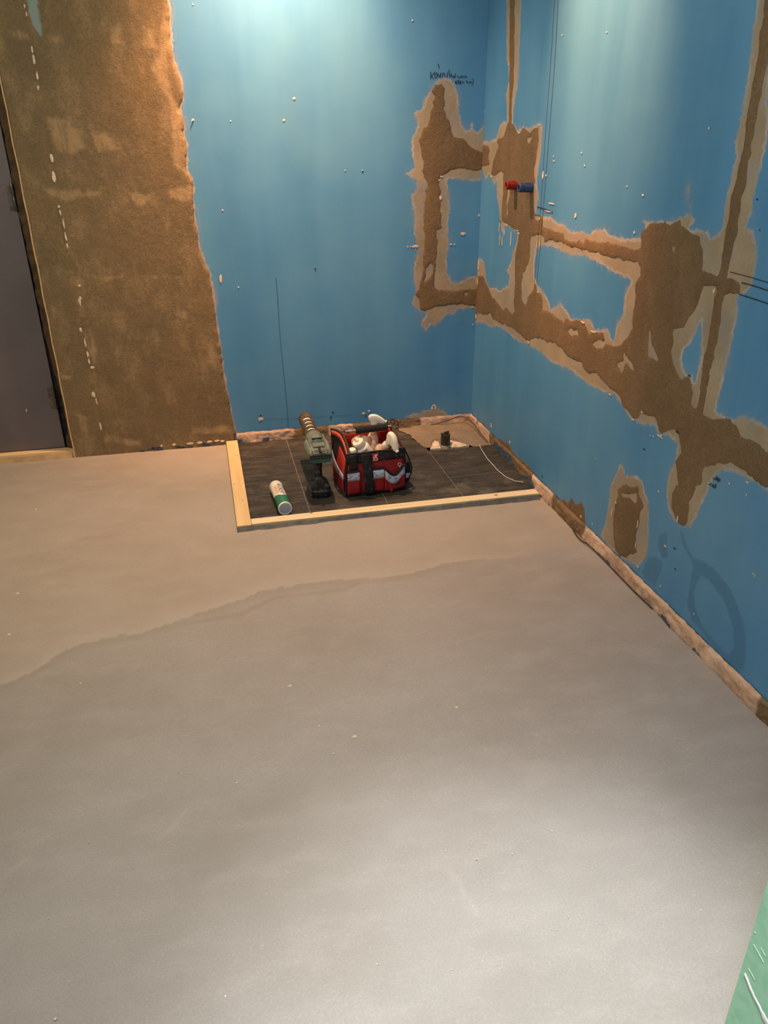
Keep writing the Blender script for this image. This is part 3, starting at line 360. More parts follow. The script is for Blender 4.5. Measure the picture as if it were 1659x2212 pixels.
# ------------------------------------------------------------------ materials
def blue_wall_material():
    t = NT('blue_waterproof_board_paint')
    big = t.noise(2.2, 3, .6); streak = t.noise(5, 4, .6, (1, 1, 0.12)); fine = t.noise(120, 3)
    col = t.mix(t.mr(streak, .3, .7), srgb(74, 137, 180), srgb(63, 126, 170))
    col = t.mix(t.mr(big, .35, .7, 0, .35), col, srgb(100, 154, 178))
    # water stain
    wet = t.math('ADD', t.attr('wet'), t.math('MULTIPLY', t.math('SUBTRACT', t.noise(60, 3), .5), .012))
    col = t.mix(t.mr(wet, -.005, .006, .75, 0), col, srgb(54, 112, 150))
    # feathered skim plaster smears
    rag = t.math('MULTIPLY', t.math('SUBTRACT', t.noise(55, 5, .65), .5), .030)
    sk = t.math('ADD', t.attr('skim'), rag)
    inner = t.mr(sk, -.010, .003, 1, 0)
    scr = t.noise(40, 5, .7, (1, 1, .25))
    haze = t.math('MULTIPLY', t.mr(sk, -.004, .022, 1, 0), t.mr(scr, .42, .75, 0, .8))
    mask = t.math('MAXIMUM', t.math('MULTIPLY', inner, t.mr(t.noise(14, 4), .25, .55, .80, 1)), haze)
    sc = t.mix(t.mr(t.noise(9, 5), .3, .7), srgb(158, 143, 116), srgb(139, 126, 101))
    sc = t.mix(t.mr(t.noise(160, 3), .45, .7, 0, .35), sc, srgb(128, 110, 86))
    col = t.mix(mask, col, sc)
    rim = t.math('MULTIPLY', t.mr(sk, -.013, -.003, 0, 1), t.mr(sk, -.003, .003, 1, 0))
    col = t.mix(t.math('MULTIPLY', rim, t.mr(t.noise(18, 3),   .35, .65, .05, .45)), col, srgb(206, 186, 158))
    rough = t.mix(mask, (.52, .52, .52, 1), (.85, .85, .85, 1))
    nrm = t.bump(fine, .12, .001)
    nrm = t.bump(t.math('MULTIPLY', t.noise(70, 4), mask), .35, .002, nrm)
    return t.out(col, rough, nrm, spec=.8)
def sand_material(name, ca, cb, light, bump=.9, coarse=210, smear=.35):
    t = NT(name)
    big = t.noise(3.2, 5, .62); mid = t.noise(11, 5, .7, (1, 1, .55)); fine = t.noise(coarse, 4, .7)
    col = t.mix(t.mr(big, .32, .68), ca, cb)
    col = t.mix(t.mr(mid, .46, .70, 0, smear), col, light)
    dark = tuple(c * .72 for c in cb[:3]) + (1,)
    col = t.mix(t.mr(t.noise(6, 6, .7, (1, 1, .7), (0, 0, .7)), .52, .75, 0, .55), col, dark)
    col = t.mix(t.mr(fine, .45, .75, 0, .30), col, light)
    col = t.mix(t.mr(t.noise(coarse * .8, 3, .75), .48, .66, 0, .62), col, dark)
    lit = t.math('ADD', t.attr('light'), t.math('MULTIPLY', t.math('SUBTRACT', t.noise(34, 6, .75, (1, 1, .6)), .5), .055))
    lm = t.mr(lit, -.016, .008, .85, 0)
    col = t.mix(t.math('MULTIPLY', lm, t.mr(t.noise(26, 5, .7, (1, 1, .4)), .34, .58, .25, 1)), col, light)
    bl = t.math('ADD', t.attr('blue'), t.math('MULTIPLY', t.math('SUBTRACT', t.noise(60, 4), .5), .02))
    col = t.mix(t.mr(bl, -.006, .004, .7, 0), col, srgb(140, 165, 165))
    nrm = t.bump(fine, bump, .0042)
    nrm = t.bump(t.noise(30, 6, .7), .45, .005, nrm)
    return t.out(col, .93, nrm, spec=.2)
M_BLUE = blue_wall_material()
M_SAND = sand_material('sand_repair_plaster', srgb(124, 103, 74), srgb(114, 94, 70), srgb(146, 124, 94))
M_PLASTER = sand_material('brown_base_plaster', srgb(124, 105, 75), srgb(112, 97, 73), srgb(160, 136, 100), .45, 170, .5)
M_CHIP = simple('bare_gypsum_chip', srgb(222, 205, 180), srgb(196, 172, 140), 90, .9)
M_PIT = simple('dark_pit', srgb(40, 62, 84), srgb(30, 42, 56), 90, .8)
M_INK = simple('black_marker_ink', srgb(28, 44, 58), srgb(22, 34, 46), 90, .5)
M_SCORE = simple('dark_scored_line', srgb(52, 44, 44), srgb(30, 26, 28), 90, .8)
M_DRIP = simple('dried_blue_drip', srgb(60, 116, 158), srgb(54, 106, 146), 90, .45)
M_WHITE_CEIL = simple('ceiling_paint', srgb(214, 208, 198), srgb(206, 200, 190), 20, .8)
M_GREEN = None

def screed_material():
    t = NT('grey_beige_screed')
    big = t.noise(1.6, 5, .6); mid = t.noise(7, 5, .6, (1, 2.2, 1), (0, 0, .3)); fine = t.noise(260, 3, .75)
    col = t.mix(t.mr(big, .3, .7), srgb(163, 157, 147), srgb(150, 142, 130))
    col = t.mix(t.mr(mid, .42, .70, 0, .36), col, srgb(176, 168, 157))
    col = t.mix(t.mr(fine, .35, .75, .35, 0), col, srgb(128, 120, 109))
    z = t.attr('zone')      # younger, yellower pour behind the ridge
    zf = t.math('ADD', z, t.math('MULTIPLY', t.math('SUBTRACT', t.noise(30, 4), .5), .05))
    col = t.mix(t.mr(zf, -.012, .012, 0, .22), col, srgb(170, 150, 118))
    col = t.mix(t.mr(t.attr('rdark'), .0, .02, 0, .35), col, srgb(136, 121, 104))
    col = t.mix(t.mr(t.attr('pale'), .0, .012, 0, .55), col, srgb(190, 181, 168))
    v = t.voro(420)
    sp = t.math('MULTIPLY', t.mr(v.outputs['Distance'], .10, .2, 1, 0), t.mr(t.noise(90, 2), .60, .66))
    col = t.mix(sp, col, srgb(226, 222, 214))
    nrm = t.bump(fine, .22, .0012)
    nrm = t.bump(t.noise(22, 5, .6), .25, .004, nrm)
    return t.out(col, t.mr(mid, .3, .7, .62, .8), nrm, spec=.35)
M_SCREED = screed_material()

def tile_material():
    t = NT('dark_slate_tile')
    w = t.noise(9, 7, .7, (.6, 2.2, 1), (0, 0, .12)); fine = t.noise(150, 4, .7)
    col = t.mix(t.mr(w, .36, .64), srgb(40, 38, 32), srgb(66, 61, 52))
    col = t.mix(t.mr(t.noise(22, 7, .75, (.45, 1.9, 1), (0, 0, .2)), .54, .68, 0, .55), col, srgb(104, 100, 88))
    v = t.voro(300)
    dens = t.mr(t.noise(4, 3), .36, .60, .15, 1)
    sp = t.math('MULTIPLY', t.math('MULTIPLY', t.mr(v.outputs['Distance'], .16, .28, 1, 0), t.mr(t.noise(80, 2), .46, .54)), dens)
    col = t.mix(sp, col, srgb(132, 126, 110))
    col = t.mix(t.math('MULTIPLY', t.mr(t.noise(5.5, 5, .7), .5, .7, 0, .30), dens), col, srgb(140, 132, 116))
    nrm = t.bump(w, .6, .004); nrm = t.bump(fine, .2, .001, nrm)
    return t.out(col, .62, nrm, spec=.3)
M_TILE = tile_material()
M_GROUT = simple('pale_grout', srgb(124, 116, 100), srgb(96, 90, 78), 60, .9)
M_MORTAR = sand_material('damp_mortar_bed', srgb(138, 124, 102), srgb(122, 109, 90), srgb(154, 138, 114), .6, 190)

def pine_material(name, c1, c2, axis, specks=True):
    t = NT(name)
    vs = (0.5, 14, 14) if axis == 'x' else (14, 0.5, 14)
    g = t.noise(6, 5, .6, vs)
    col = t.mix(t.mr(g, .3, .7), c1, c2)
    if specks:
        v = t.voro(60); m = t.math('MULTIPLY', t.mr(v.outputs['Distance'], .10, .22, 1, 0), t.mr(t.noise(26, 3), .56, .62))
        col = t.mix(t.math('MULTIPLY', m, .7), col, srgb(130, 96, 56))
    return t.out(col, .65, t.bump(g, .25, .001))
M_PINE_X = pine_material('speckled_pine_batten', srgb(226, 206, 164), srgb(212, 190, 146), 'x')
M_PINE_Y = pine_material('clean_pine_batten', srgb(218, 188, 134), srgb(204, 174, 120), 'y', False)
M_SILL = pine_material('threshold_pine', srgb(230, 198, 146), srgb(214, 180, 128), 'x', False)

# ------------------------------------------------------------------ room shell
XW, YW, H = 1.2, 3.39, 2.5
to_back = lambda u, v, h: (u, YW - h, v)
to_right = lambda u, v, h: (XW - h, u, v)
to_floor = lambda u, v, h: (u, v, h)
ZB = 0.048                                      # lower edge of the blue boards
XD = -0.626                                     # plastered edge of the doorway

# back wall (board surface + solid body behind it, doorway left out)
us = ax((XD, 1.2, .008)); vs = ax((ZB, 1.75, .008), (1.75, H, .05))
P = gridpts(us, vs)
skim = np.minimum(field(P, TRACE['back_skim']), sdf(P, TRACE['left_plaster'][0]) - .006)
wet = linedist(P, TRACE['back_drip']) + 0.004
height = fbm(P, 3, 2) * .0012
wall_back = sheet('wall_back', us, vs, to_back, M_BLUE, attrs={'skim': skim, 'wet': np.full(len(P), .5)}, height=height,
                  body=[((XD, YW + .003, -.1), (1.3, YW + .15, H)), ((-1.8, YW, 2.05), (XD, YW + .15, H)), ((-1.8, YW, -.1), (-1.58, YW + .15, 2.05)), ((-.70, YW + .09, -.1), (XD, YW + .15, 2.05))])
tag(wall_back, 'blue board back wall with brown plaster at its left end', None, None, 'structure')

# right wall
us = ax((-1.0, .9, .1), (.9, YW, .008)); vs = ax((ZB, 1.75, .008), (1.75, H, .05))
P = gridpts(us, vs)
skim = field(P, TRACE['right_skim'], TRACE['right_skim_hole'])
wet = field(P, TRACE['right_wet'])
wet_in = field(P, TRACE['right_wet_in']); wet = np.maximum(wet, -wet_in - .004)
wet = np.minimum(wet, linedist(P, TRACE['right_wet_line']) - .006)
wall_right = sheet('wall_right', us, vs, to_right, M_BLUE, attrs={'skim': skim, 'wet': wet}, height=fbm(P, 3, 2) * .0012, flip=True,
                   body=[((XW + .003, -1.2, -.1), (XW + .15, YW + .15, H))])
tag(wall_right, 'blue board right wall with branching filled pipe chases', None, None, 'structure')

T_ = TRACE
# sandy repair plaster (parts of the walls)
def left_ridge(P):
    """trowel ridge running down the plaster: the coat right of it is a little thicker"""
    r = np.array(T_['left_ridge']); xr = np.interp(-P[:, 1], -r[:, 1], r[:, 0]) + fbm(P, 14, 3) * .012
    return .0022 * np.clip((P[:, 0] - xr) / .004, 0, 1) + fbm(P, 4, 3) * .0022 + fbm(P, 12, 3) * .0012
def fill_part(name, parent, polys, holes, to3d, us, vs, mat, thick, flip, label, rag=.004, light=(), blue=(), extra=None):
    P = gridpts(us, vs)
    f = field(P, polys, holes) + fbm(P, 38, 3) * rag * 2
    h = thick * np.clip(-f / .010, 0, 1) + (fbm(P, 70, 2) * .0007 + fbm(P, 6, 2) * .0007) * np.clip(-f / .012, 0, 1)
    li = field(P, light) if light else np.full(len(P), .5)
    bl = field(P, blue) if blue else np.full(len(P), .5)
    h = h - .0012 * np.clip(-li / .01, 0, 1)
    h = h + (extra(P) if extra else 0)
    h = np.maximum(h, .0007)
    o = sheet(name, us, vs, to3d, mat, parent, mask=f, height=h, attrs={'light': li, 'blue': bl}, flip=flip)
    return tag(o, label)
fill_part('repair_plaster', wall_back, T_['back_sand'], T_['back_sand_hole'], to_back, ax((.85, 1.198, .005)), ax((.5, 1.5, .005)), M_SAND, .0013, False,
          'rough sandy filler in the chase beside the corner')
fill_part('base_plaster', wall_back, T_['left_plaster'], (), to_back, ax((XD, .1, .006)), ax((.0, 1.75, .006), (1.75, H, .05)), M_PLASTER, .007, False,
          'wide brown plaster band beside the doorway', .004, T_['left_light'], T_['left_blue'], left_ridge)
for k, p in enumerate(T_['right_sand']):
    a = np.array(p); pad = .02
    holes = T_['right_sand_hole'] if k == 0 else (T_['right_sand_hole'][8:9] if k == 3 else ())
    fill_part('repair_plaster', wall_right, [p], holes, to_right, ax((a[:, 0].min() - pad, min(a[:, 0].max() + pad, YW - .001), .005)),
              ax((max(a[:, 1].min() - pad, ZB if k not in (4, 5) else .02), min(a[:, 1].max() + pad, H), .005)), M_SAND, .0013, True,
              ('branching rough sandy chase filler', 'small sandy dab in the corner', 'narrow sandy strip rising above the pipe plugs', 'isolated upright sandy patch', 'ragged sandy smear at the wall foot', 'sandy smear beside the tiled recess')[k], .004)

def marks(name, parent, to3d, mat, chips=(), lines=(), lift=.0012, label=None, stuff=True):
    bm = bmesh.new()
    for cx, cy, rx, ry in chips: blob(bm, cx, cy, rx, ry, to3d, lift)
    for pts, w in lines: ribbon(bm, pts, w, to3d, lift)
    o = finish(bm, name, mat, parent, smooth=False)
    tag(o, label, kind='stuff' if stuff else None)
    return o
on_back = lambda u, v, h: to_back(u, v, h + .0012 + (.0065 if u < .03 else .0))
on_right = lambda u, v, h: to_right(u, v, h + .0014)
marks('gypsum_chips', wall_back, on_back, M_CHIP, T_['back_chips'], lift=.0006, label='small pale chips and drill spots')
marks('gypsum_chips', wall_right, on_right, M_CHIP, T_['right_chips'], lift=.0007, label='small pale chips and torn edges')
marks('pits', wall_back, on_back, M_PIT, T_['back_holes'], lift=.0006, label='small dark dents')
marks('pits', wall_right, on_right, M_PIT, T_['right_pits'], lift=.0006, label='small dark dents')
marks('drip', wall_back, on_back, M_DRIP, lines=[(T_['back_drip'][0], .0035)], lift=.0003, label='thin dark vertical run', stuff=False)
marks('pencil_line', wall_back, on_back, M_DRIP, lines=[(T_['back_pencil'][0], .0015)], lift=.0002, label='faint horizontal pencil line', stuff=False)
marks('handwriting', wall_back, on_back, M_INK, lines=[(s, .0028 if i < 9 else .0022) for i, s in enumerate(T_['script_back'])], lift=.0003,
      label='black marker handwriting KOUD / (Had warm moeten zijn)', stuff=False)
for pts, w in T_['right_lines']:
    marks('scored_line', wall_right, on_right, M_SCORE, lines=[(pts, w)], lift=.0006, stuff=False)
marks('handwriting', wall_right, lambda u, v, h: to_right(u, v, h + .0016), M_INK, lines=[(s, .0028) for s in T_['script_right']], lift=.0004,
      label='black marker scribble upside down', stuff=False)

# ceiling, far left and near walls (the rest of the room, closing the light in)
def slab(name, lo, hi, mat, label=None, bevel=0):
    bm = bmesh.new(); box(bm, lo, hi); o = finish(bm, name, mat, None, False, bevel)
    return tag(o, label, kind='structure')
slab('ceiling', (-1.8, -1.2, H), (1.35, YW + .15, H + .1), M_WHITE_CEIL)
M_LEFTW = simple('plain_grey_plaster', srgb(150, 132, 106), srgb(140, 122, 98), 8, .9)
slab('wall_left', (-1.8, -1.2, -.1), (-1.7, YW, H), M_LEFTW)
slab('wall_rear', (-1.7, -1.3, -.1), (1.2, -1.2, H), M_LEFTW)
def green_material():
    t = NT('green_moisture_board')
    col = t.mix(t.mr(t.noise(60, 4), .35, .7), srgb(148, 198, 168), srgb(136, 188, 158))
    return t.out(col, .75, t.bump(t.noise(300, 2), .15, .001))
M_GREEN = green_material()
XG, YG = .662, .592
wall_front = slab('wall_front', (XG, -1.2, -.05), (XW, YG, H), M_GREEN, 'green moisture board edge of the passage at lower right', .001)
def on_green(px, py):     # position on the green board: crop pixels are turned to metres through fixed points along it
    return px, py
bm = bmesh.new()
to_green = lambda u, v, h: (XG - .0003 - h, u, v)
FIL = [(0.5831, 0.1622), (0.5761, 0.1588), (0.5674, 0.1525), (0.5574, 0.1482), (0.5452, 0.1457), (0.5361, 0.1406), (0.5253, 0.138), (0.5162, 0.1357)]
M_FILLER = simple('white_joint_filler', srgb(226, 222, 224), srgb(190, 196, 190), 60, .9)
M_SCRATCH = simple('pale_green_scratch', srgb(186, 226, 190), srgb(176, 216, 182), 60, .8)
rr_ = random.Random(4)
L = []
for i in range(len(FIL) - 1):
    for k in range(3):
        t = k / 3; c = np.array(FIL[i]) * (1 - t) + np.array(FIL[i + 1]) * t; w = (.0045, .006, .0055, .005, .006, .0085, .010)[i] * .62 * rr_.uniform(.85, 1.15)
        L.append([bm.verts.new(Vector(to_green(c[0], c[1] + s * w, h))) for s, h in ((-1, 0), (-.7, .0012), (0, .0016), (.7, .0012), (1, 0))])
for a, b in zip(L[:-1], L[1:]):
    for i in range(4): bm.faces.new((a[i], a[i + 1], b[i + 1], b[i]))
tag(finish(bm, 'filler_streak', M_FILLER, wall_front, False), 'white filler smear')
bm = bmesh.new()
for s in ([(0.5837, 0.2263), (0.5735, 0.2239), (0.5603, 0.2204)], [(0.571, 0.2366), (0.5668, 0.2351), (0.5609, 0.2336)], [(0.5802, 0.1781), (0.5741, 0.1774), (0.565, 0.1756)]):
    ribbon(bm, s, .0016, to_green, .0004)
blob(bm, .5873, .2471, .0012, .0012, to_green, .0005)
tag(finish(bm, 'scratches', M_SCRATCH, wall_front, False), 'pale scratches', kind='stuff')

# ------------------------------------------------------------------ floor: screed with the tiled recess left out
XL, YL = 0.029, 2.504                         # outer corner of the formwork battens
us = ax((-1.7, -.75, .08), (-.75, 1.192, .010)); vs = ax((-1.2, .55, .08), (.55, 3.386, .010))
P = gridpts(us, vs)
inrec = np.maximum(XL + .004 - P[:, 0], YL + .004 - P[:, 1])          # >0 outside the recess
ragR = fbm(P, 20, 3) * .006
mask = np.maximum(-inrec, P[:, 0] - (1.186 + ragR))
mask = np.maximum(mask, P[:, 1] - (3.382 + fbm(P, 25, 2) * .003))
near_g = np.maximum(XG + .0 - P[:, 0], P[:, 1] - YG - .0)
ridge = np.array(T_['ridge'])
yr = np.interp(P[:, 0], ridge[:, 0], ridge[:, 1])
zone = P[:, 1] - yr + fbm(P, 9, 3) * .02
fade = np.clip((P[:, 0] + 1.4) / .4, 0, 1) * np.clip((.98 - P[:, 0]) / .25, 0, 1)
h = fbm(P, 2.2, 3) * .0030
h += .0022 * fade * np.clip(zone / .012, 0, 1) - .0016 * np.clip(zone / .5, 0, 1)
r2 = linedist(P, [T_['ridge2']]); h -= .0016 * np.clip(1 - r2 / .014, 0, 1)
# trowel drag beside the batten corner
drag = linedist(P, [[(-.06, 2.44), (-.05, 2.50), (.02, 2.49)], [(-.06, 2.44), (.0, 2.41), (.08, 2.42)]])
h -= .0014 * np.clip(1 - drag / .02, 0, 1)
drag2 = linedist(P, [[(-.02, 2.60), (-.025, 2.95), (-.045, 3.3)]])
h += .0012 * np.clip(1 - drag2 / .012, 0, 1)
rdark = np.where((zone < 0), np.clip(1 - (-zone) / .06, 0, 1), 0) * fade * .02
rdark = np.maximum(rdark, np.clip(1 - r2 / .02, 0, 1) * .02)
pale = np.clip(1 - linedist(P, T_['streaks']) / .010, 0, 1) * .005
pale = np.maximum(pale, np.where(zone > 0, np.clip(1 - zone / .10, 0, 1), 0) * fade * .005)
h -= h.mean()
floor = sheet('floor', us, vs, to_floor, M_SCREED, mask=mask, height=h + .001, edge_snap=False, attrs={'zone': zone, 'rdark': rdark, 'pale': pale})
tag(floor, 'smooth grey beige screed floor', None, None, 'structure')
bm = bmesh.new()
for x, y, r in T_['floor_chips']: blob(bm, x, y, r, r * .7, lambda u, v, hh: (u, v, hh + .0015), .0016)
rr_ = random.Random(9)
for k in range(70):
    x, y = rr_.uniform(-.5, 1.1), rr_.uniform(.75, 2.3); r = rr_.uniform(.0008, .0018); blob(bm, x, y, r, r, lambda u, v, hh: (u, v, hh + .0015), .001, 6)
tag(finish(bm, 'pale_crumbs', M_CHIP, floor, False), 'tiny pale crumbs in the screed', kind='stuff')
M_SLAB = simple('dark_joint_slab', srgb(52, 44, 38), srgb(36, 32, 30), 30, .95)
bm = bmesh.new()
box(bm, (-1.8, -1.2, -.06), (1.3, YL + .01, -.010)); box(bm, (-1.8, YL + .01, -.06), (XL + .01, 3.6, -.010)); box(bm, (XL + .01, YL + .01, -.06), (1.3, 3.5, -.026))
tag(finish(bm, 'floor_slab', M_SLAB, None, False), 'dark slab under the screed edge', kind='structure')
# rise of screed edge hidden by the battens
# ------------------------------------------------------------------ tiled recess
XT = [.0295, .301, .5995, .898, 1.200]; YT = [2.476, 2.779, 3.083, 3.386]
GROUT = .0015
bm = bmesh.new()
box(bm, (XL + .01, YL + .01, -.026), (.898, 3.40, -.0004)); box(bm, (.898, YL + .01, -.026), (1.20, 3.083, -.0004))
grout = tag(finish(bm, 'floor_grout', M_GROUT, None, False), 'pale grout bed of the old tiling', kind='structure')
M_MORT2 = M_MORTAR
for i in range(4):
    for j in range(3):
        if i == 3 and j == 2: continue
        x0, x1 = max(XT[i] + GROUT, XL + .012), min(XT[i + 1] - GROUT, 1.199); y0, y1 = max(YT[j] + GROUT, YL + .012), YT[j + 1] - GROUT
        bm = bmesh.new(); box(bm, (x0, y0, -.012), (x1, y1, 0.0 + .0002 * ((i * 7 + j * 3) % 3)))
        o = finish(bm, 'floor_tile', M_TILE, grout, False, .0003, 1)
# mortar bed where the corner tile is missing, running over the tile to its left
us = ax((.80, 1.198, .006)); vs = ax((3.02, 3.389, .006)); P = gridpts(us, vs)
mort = field(P, [[(.905, 3.10), (.888, 3.14), (.872, 3.19), (.868, 3.30), (.835, 3.36), (.835, 3.45), (1.25, 3.45), (1.25, 3.084), (.905, 3.084)]]) + fbm(P, 40, 3) * .012 * (P[:, 0] < .93)
hole = field(P, [[(.905, 3.088), (.925, 3.12), (.94, 3.172), (.975, 3.205), (1.0, 3.20), (1.03, 3.196), (1.06, 3.16), (1.082, 3.10), (1.09, 3.07), (.90, 3.07)]]) + fbm(P, 45, 3) * .008
hh = .003 + fbm(P, 12, 4) * .007 + .006 * np.clip((3.2 - P[:, 1]) / .1, 0, 1) * (P[:, 0] > .9) * 0 + .010 * np.clip((P[:, 1] - 3.30) / .08, 0, 1)
hh += .008 * np.clip(1 - np.abs(hole) / .02, 0, 1) * (hole > 0)
hh = np.where(P[:, 0] < .9, np.clip(hh, .0012, .005), hh)
hh = np.where(hole < 0, np.maximum(-.022, .0 + hole * 1.2), hh)
mo = sheet('mortar_bed', us, vs, to_floor, M_MORTAR, grout, mask=mort, height=hh, attrs={'light': np.full(len(P), .5), 'blue': np.full(len(P), .5)}, edge_snap=False)
tag(mo, 'sandy mortar where a tile is missing')

M_DEBRIS = simple('broken_white_plaster', srgb(222, 204, 176), srgb(190, 168, 138), 50, .9, 120, .8, .003)
def debris(name, pts, z0, z1, label, seed):
    r = random.Random(seed); bm = bmesh.new()
    cx = sum(p[0] for p in pts) / len(pts); cy = sum(p[1] for p in pts) / len(pts)
    ring = lambda s, z, jz: [(cx + (x - cx) * s + r.uniform(-.002, .002), cy + (y - cy) * s + r.uniform(-.002, .002), z + r.uniform(-jz, jz)) for x, y in pts]
    loft(bm, [ring(1, z0, 0), ring(1.0, z1 * .5, .002), ring(.8, z1, .003), ring(.35, z1 * .9, .003)])
    bmesh.ops.triangulate(bm, faces=bm.faces)
    o = finish(bm, name, M_DEBRIS, None, False)
    return tag(o, label, 'plaster piece', None)
debris('plaster_fragment', [(.908, 3.092), (.93, 3.135), (.955, 3.178), (.968, 3.16), (.962, 3.12), (.958, 3.092)], -.020, .012, 'larger pale broken plaster piece left of the pipe stub in the mortar hole', 1)
debris('plaster_fragment', [(1.008, 3.092), (1.012, 3.172), (1.03, 3.158), (1.058, 3.13), (1.084, 3.094), (1.05, 3.088)], -.020, .009, 'flat pale broken plaster piece right of the pipe stub in the mortar hole', 2)
debris('plaster_fragment', [(1.008, 3.178), (1.010, 3.196), (1.026, 3.194), (1.024, 3.176)], -.012, .012, 'small pale plaster crumb directly behind right of the pipe stub', 3)

# drain pipe stub
M_PIPE = simple('dirty_brown_pipe', srgb(74, 62, 42), srgb(48, 40, 28), 40, .5, 90, .5, .002)
st = empty('pipe_stub', (.988, 3.122, -.02), 'dirty dark brown pipe stub standing in the mortar hole by the corner', 'pipe', 0)
bm = bmesh.new()
lathe(bm, [(.021, 0), (.0205, .03), (.0215, .05), (.0200, .072), (.0215, .078), (.0205, .082), (.016, .081), (.015, .05), (.0145, .02)], n=24)
for v in bm.verts:
    if v.co.z > .06: v.co.z += .005 * math.sin(math.atan2(v.co.y, v.co.x) * 2 + .6) + .0010 * math.sin(math.atan2(v.co.y, v.co.x) * 5)
finish(bm, 'pipe_wall', M_PIPE, st)
bm = bmesh.new(); lathe(bm, [(.0225, .0), (.030, .004), (.027, .020), (.0225, .028)], n=18)
for v in bm.verts: v.co += Vector((random.uniform(-.002, .002), random.uniform(-.002, .002), random.uniform(-.002, .002)))
finish(bm, 'mortar_collar', M_MORTAR, st)
bm = bmesh.new(); tube(bm, [(-.018, -.012, .07), (-.012, -.020, .078), (-.001, -.022, .073), (.004, -.0215, .060)], .0035, 8)
finish(bm, 'torn_lip', M_PIPE, st)

# ------------------------------------------------------------------ rough strips where the skirting was broken off
def strip_material():
    t = NT('broken_skirting_mortar')
    big = t.noise(9, 5, .65); fine = t.noise(120, 4, .7)
    col = t.mix(t.mr(big, .32, .68), srgb(214, 184, 158), srgb(196, 160, 132))
    col = t.mix(t.mr(t.noise(22, 5, .7), .5, .7, 0, .55), col, srgb(150, 112, 82))
    col = t.mix(t.mr(fine, .5, .8, 0, .5), col, srgb(228, 208, 186))
    s = t.math('ADD', t.attr('sand'), t.math('MULTIPLY', t.math('SUBTRACT', t.noise(45, 4), .5), .03))
    col = t.mix(t.mr(s, -.006, .004, .95, 0), col, srgb(124, 102, 74))
    b = t.math('ADD', t.attr('bluebit'), t.math('MULTIPLY', t.math('SUBTRACT', t.noise(80, 4), .5), .03))
    col = t.mix(t.mr(b, -.003, .003, .9, 0), col, srgb(62, 88, 108))
    nrm = t.bump(fine, .8, .003); nrm = t.bump(big, .5, .01, nrm)
    return t.out(col, .92, nrm, spec=.2)
M_STRIP = strip_material()
def strip(name, us, to3, flip, sand, bluebits, label, proud):
    vs = ax((-.012, .056, .004)); P = gridpts(us, vs)
    top = .049 + fbm(P, 30, 3) * .004
    f = P[:, 1] - top
    prof = np.clip((P[:, 1] + .012) / .004, .2, 1)
    h = .002 + proud * (.55 + fbm(P, 14, 3) * 1.0) * np.clip((top - P[:, 1]) / .010, 0, 1) + fbm(P, 70, 2) * .003
    h = np.maximum(h, .0005)
    s = field(P, sand) if sand else np.full(len(P), .5)
    b = field(P, bluebits) if bluebits else np.full(len(P), .5)
    o = sheet(name, us, vs, to3, M_STRIP, None, mask=f, height=h, attrs={'sand': s, 'bluebit': b}, flip=flip, edge_snap=False)
    return tag(o, label, kind='structure')
R_ = lambda a, b, c=-.02, d=.08: [(a, c), (b, c), (b, d), (a, d)]
strip('baseboard_back', ax((.078, 1.197, .005)), lambda u, v, h: (u, YW - h, v), False,
      [[(.33, .06), (.345, .03), (.32, .005), (.50, -.02), (.505, .08)], [(.63, .08), (.61, .03), (.72, -.02), (.95, -.02), (.94, .07)]],
      [[(.185, .0), (.20, .016), (.225, .014), (.225, -.01), (.19, -.01)], [(.07, -.02), (.07, .035), (.10, .012), (.13, -.01)]], 'pale broken mortar strip at the foot of the back wall', .006)
strip('baseboard_right', ax((.6, YW - .003, .005)), lambda u, v, h: (XW - h, u, v), True,
      [R_(.60, 1.235), R_(2.165, 2.43), R_(2.62, 3.12)],
      [[(1.96, -.01), (1.98, .008), (2.05, .004), (2.05, -.01)], [(1.60, -.01), (1.62, .008), (1.66, .008), (1.68, -.01)], [(1.46, -.01), (1.47, .006), (1.50, .006), (1.50, -.01)], [(2.56, -.01), (2.60, .018), (2.72, .012), (2.75, -.01)], [(2.78, -.01), (2.86, .03), (3.05, .03), (3.08, -.01)]],
      'pale broken mortar strip at the foot of the right wall', .010)
M_FOIL = simple('dark_foil', srgb(74, 58, 44), srgb(46, 38, 32), 40, .7)
bm = bmesh.new()
tube(bm, smooth_line([(.99, 3.376, .012), (1.04, 3.372, .020), (1.09, 3.37, .034), (1.14, 3.368, .050), (1.17, 3.34, .040), (1.182, 3.27, .026), (1.178, 3.18, .016), (1.182, 3.10, .010)]).tolist(), .0022, 6)
tag(finish(bm, 'edge_foil', M_FOIL, bpy.data.objects['baseboard_back']), 'dark curled membrane edge')
bm = bmesh.new()
tube(bm, smooth_line([(1.185, 2.23, .004), (1.172, 2.19, .012), (1.170, 2.14, .006), (1.178, 2.09, .012), (1.186, 2.02, .004), (1.184, 1.9, .004), (1.182, 1.8, .005), (1.187, 1.7, .003)]).tolist(), .0025, 6)
tag(finish(bm, 'edge_foil', M_FOIL, bpy.data.objects['baseboard_right']), 'dark curled membrane edge')
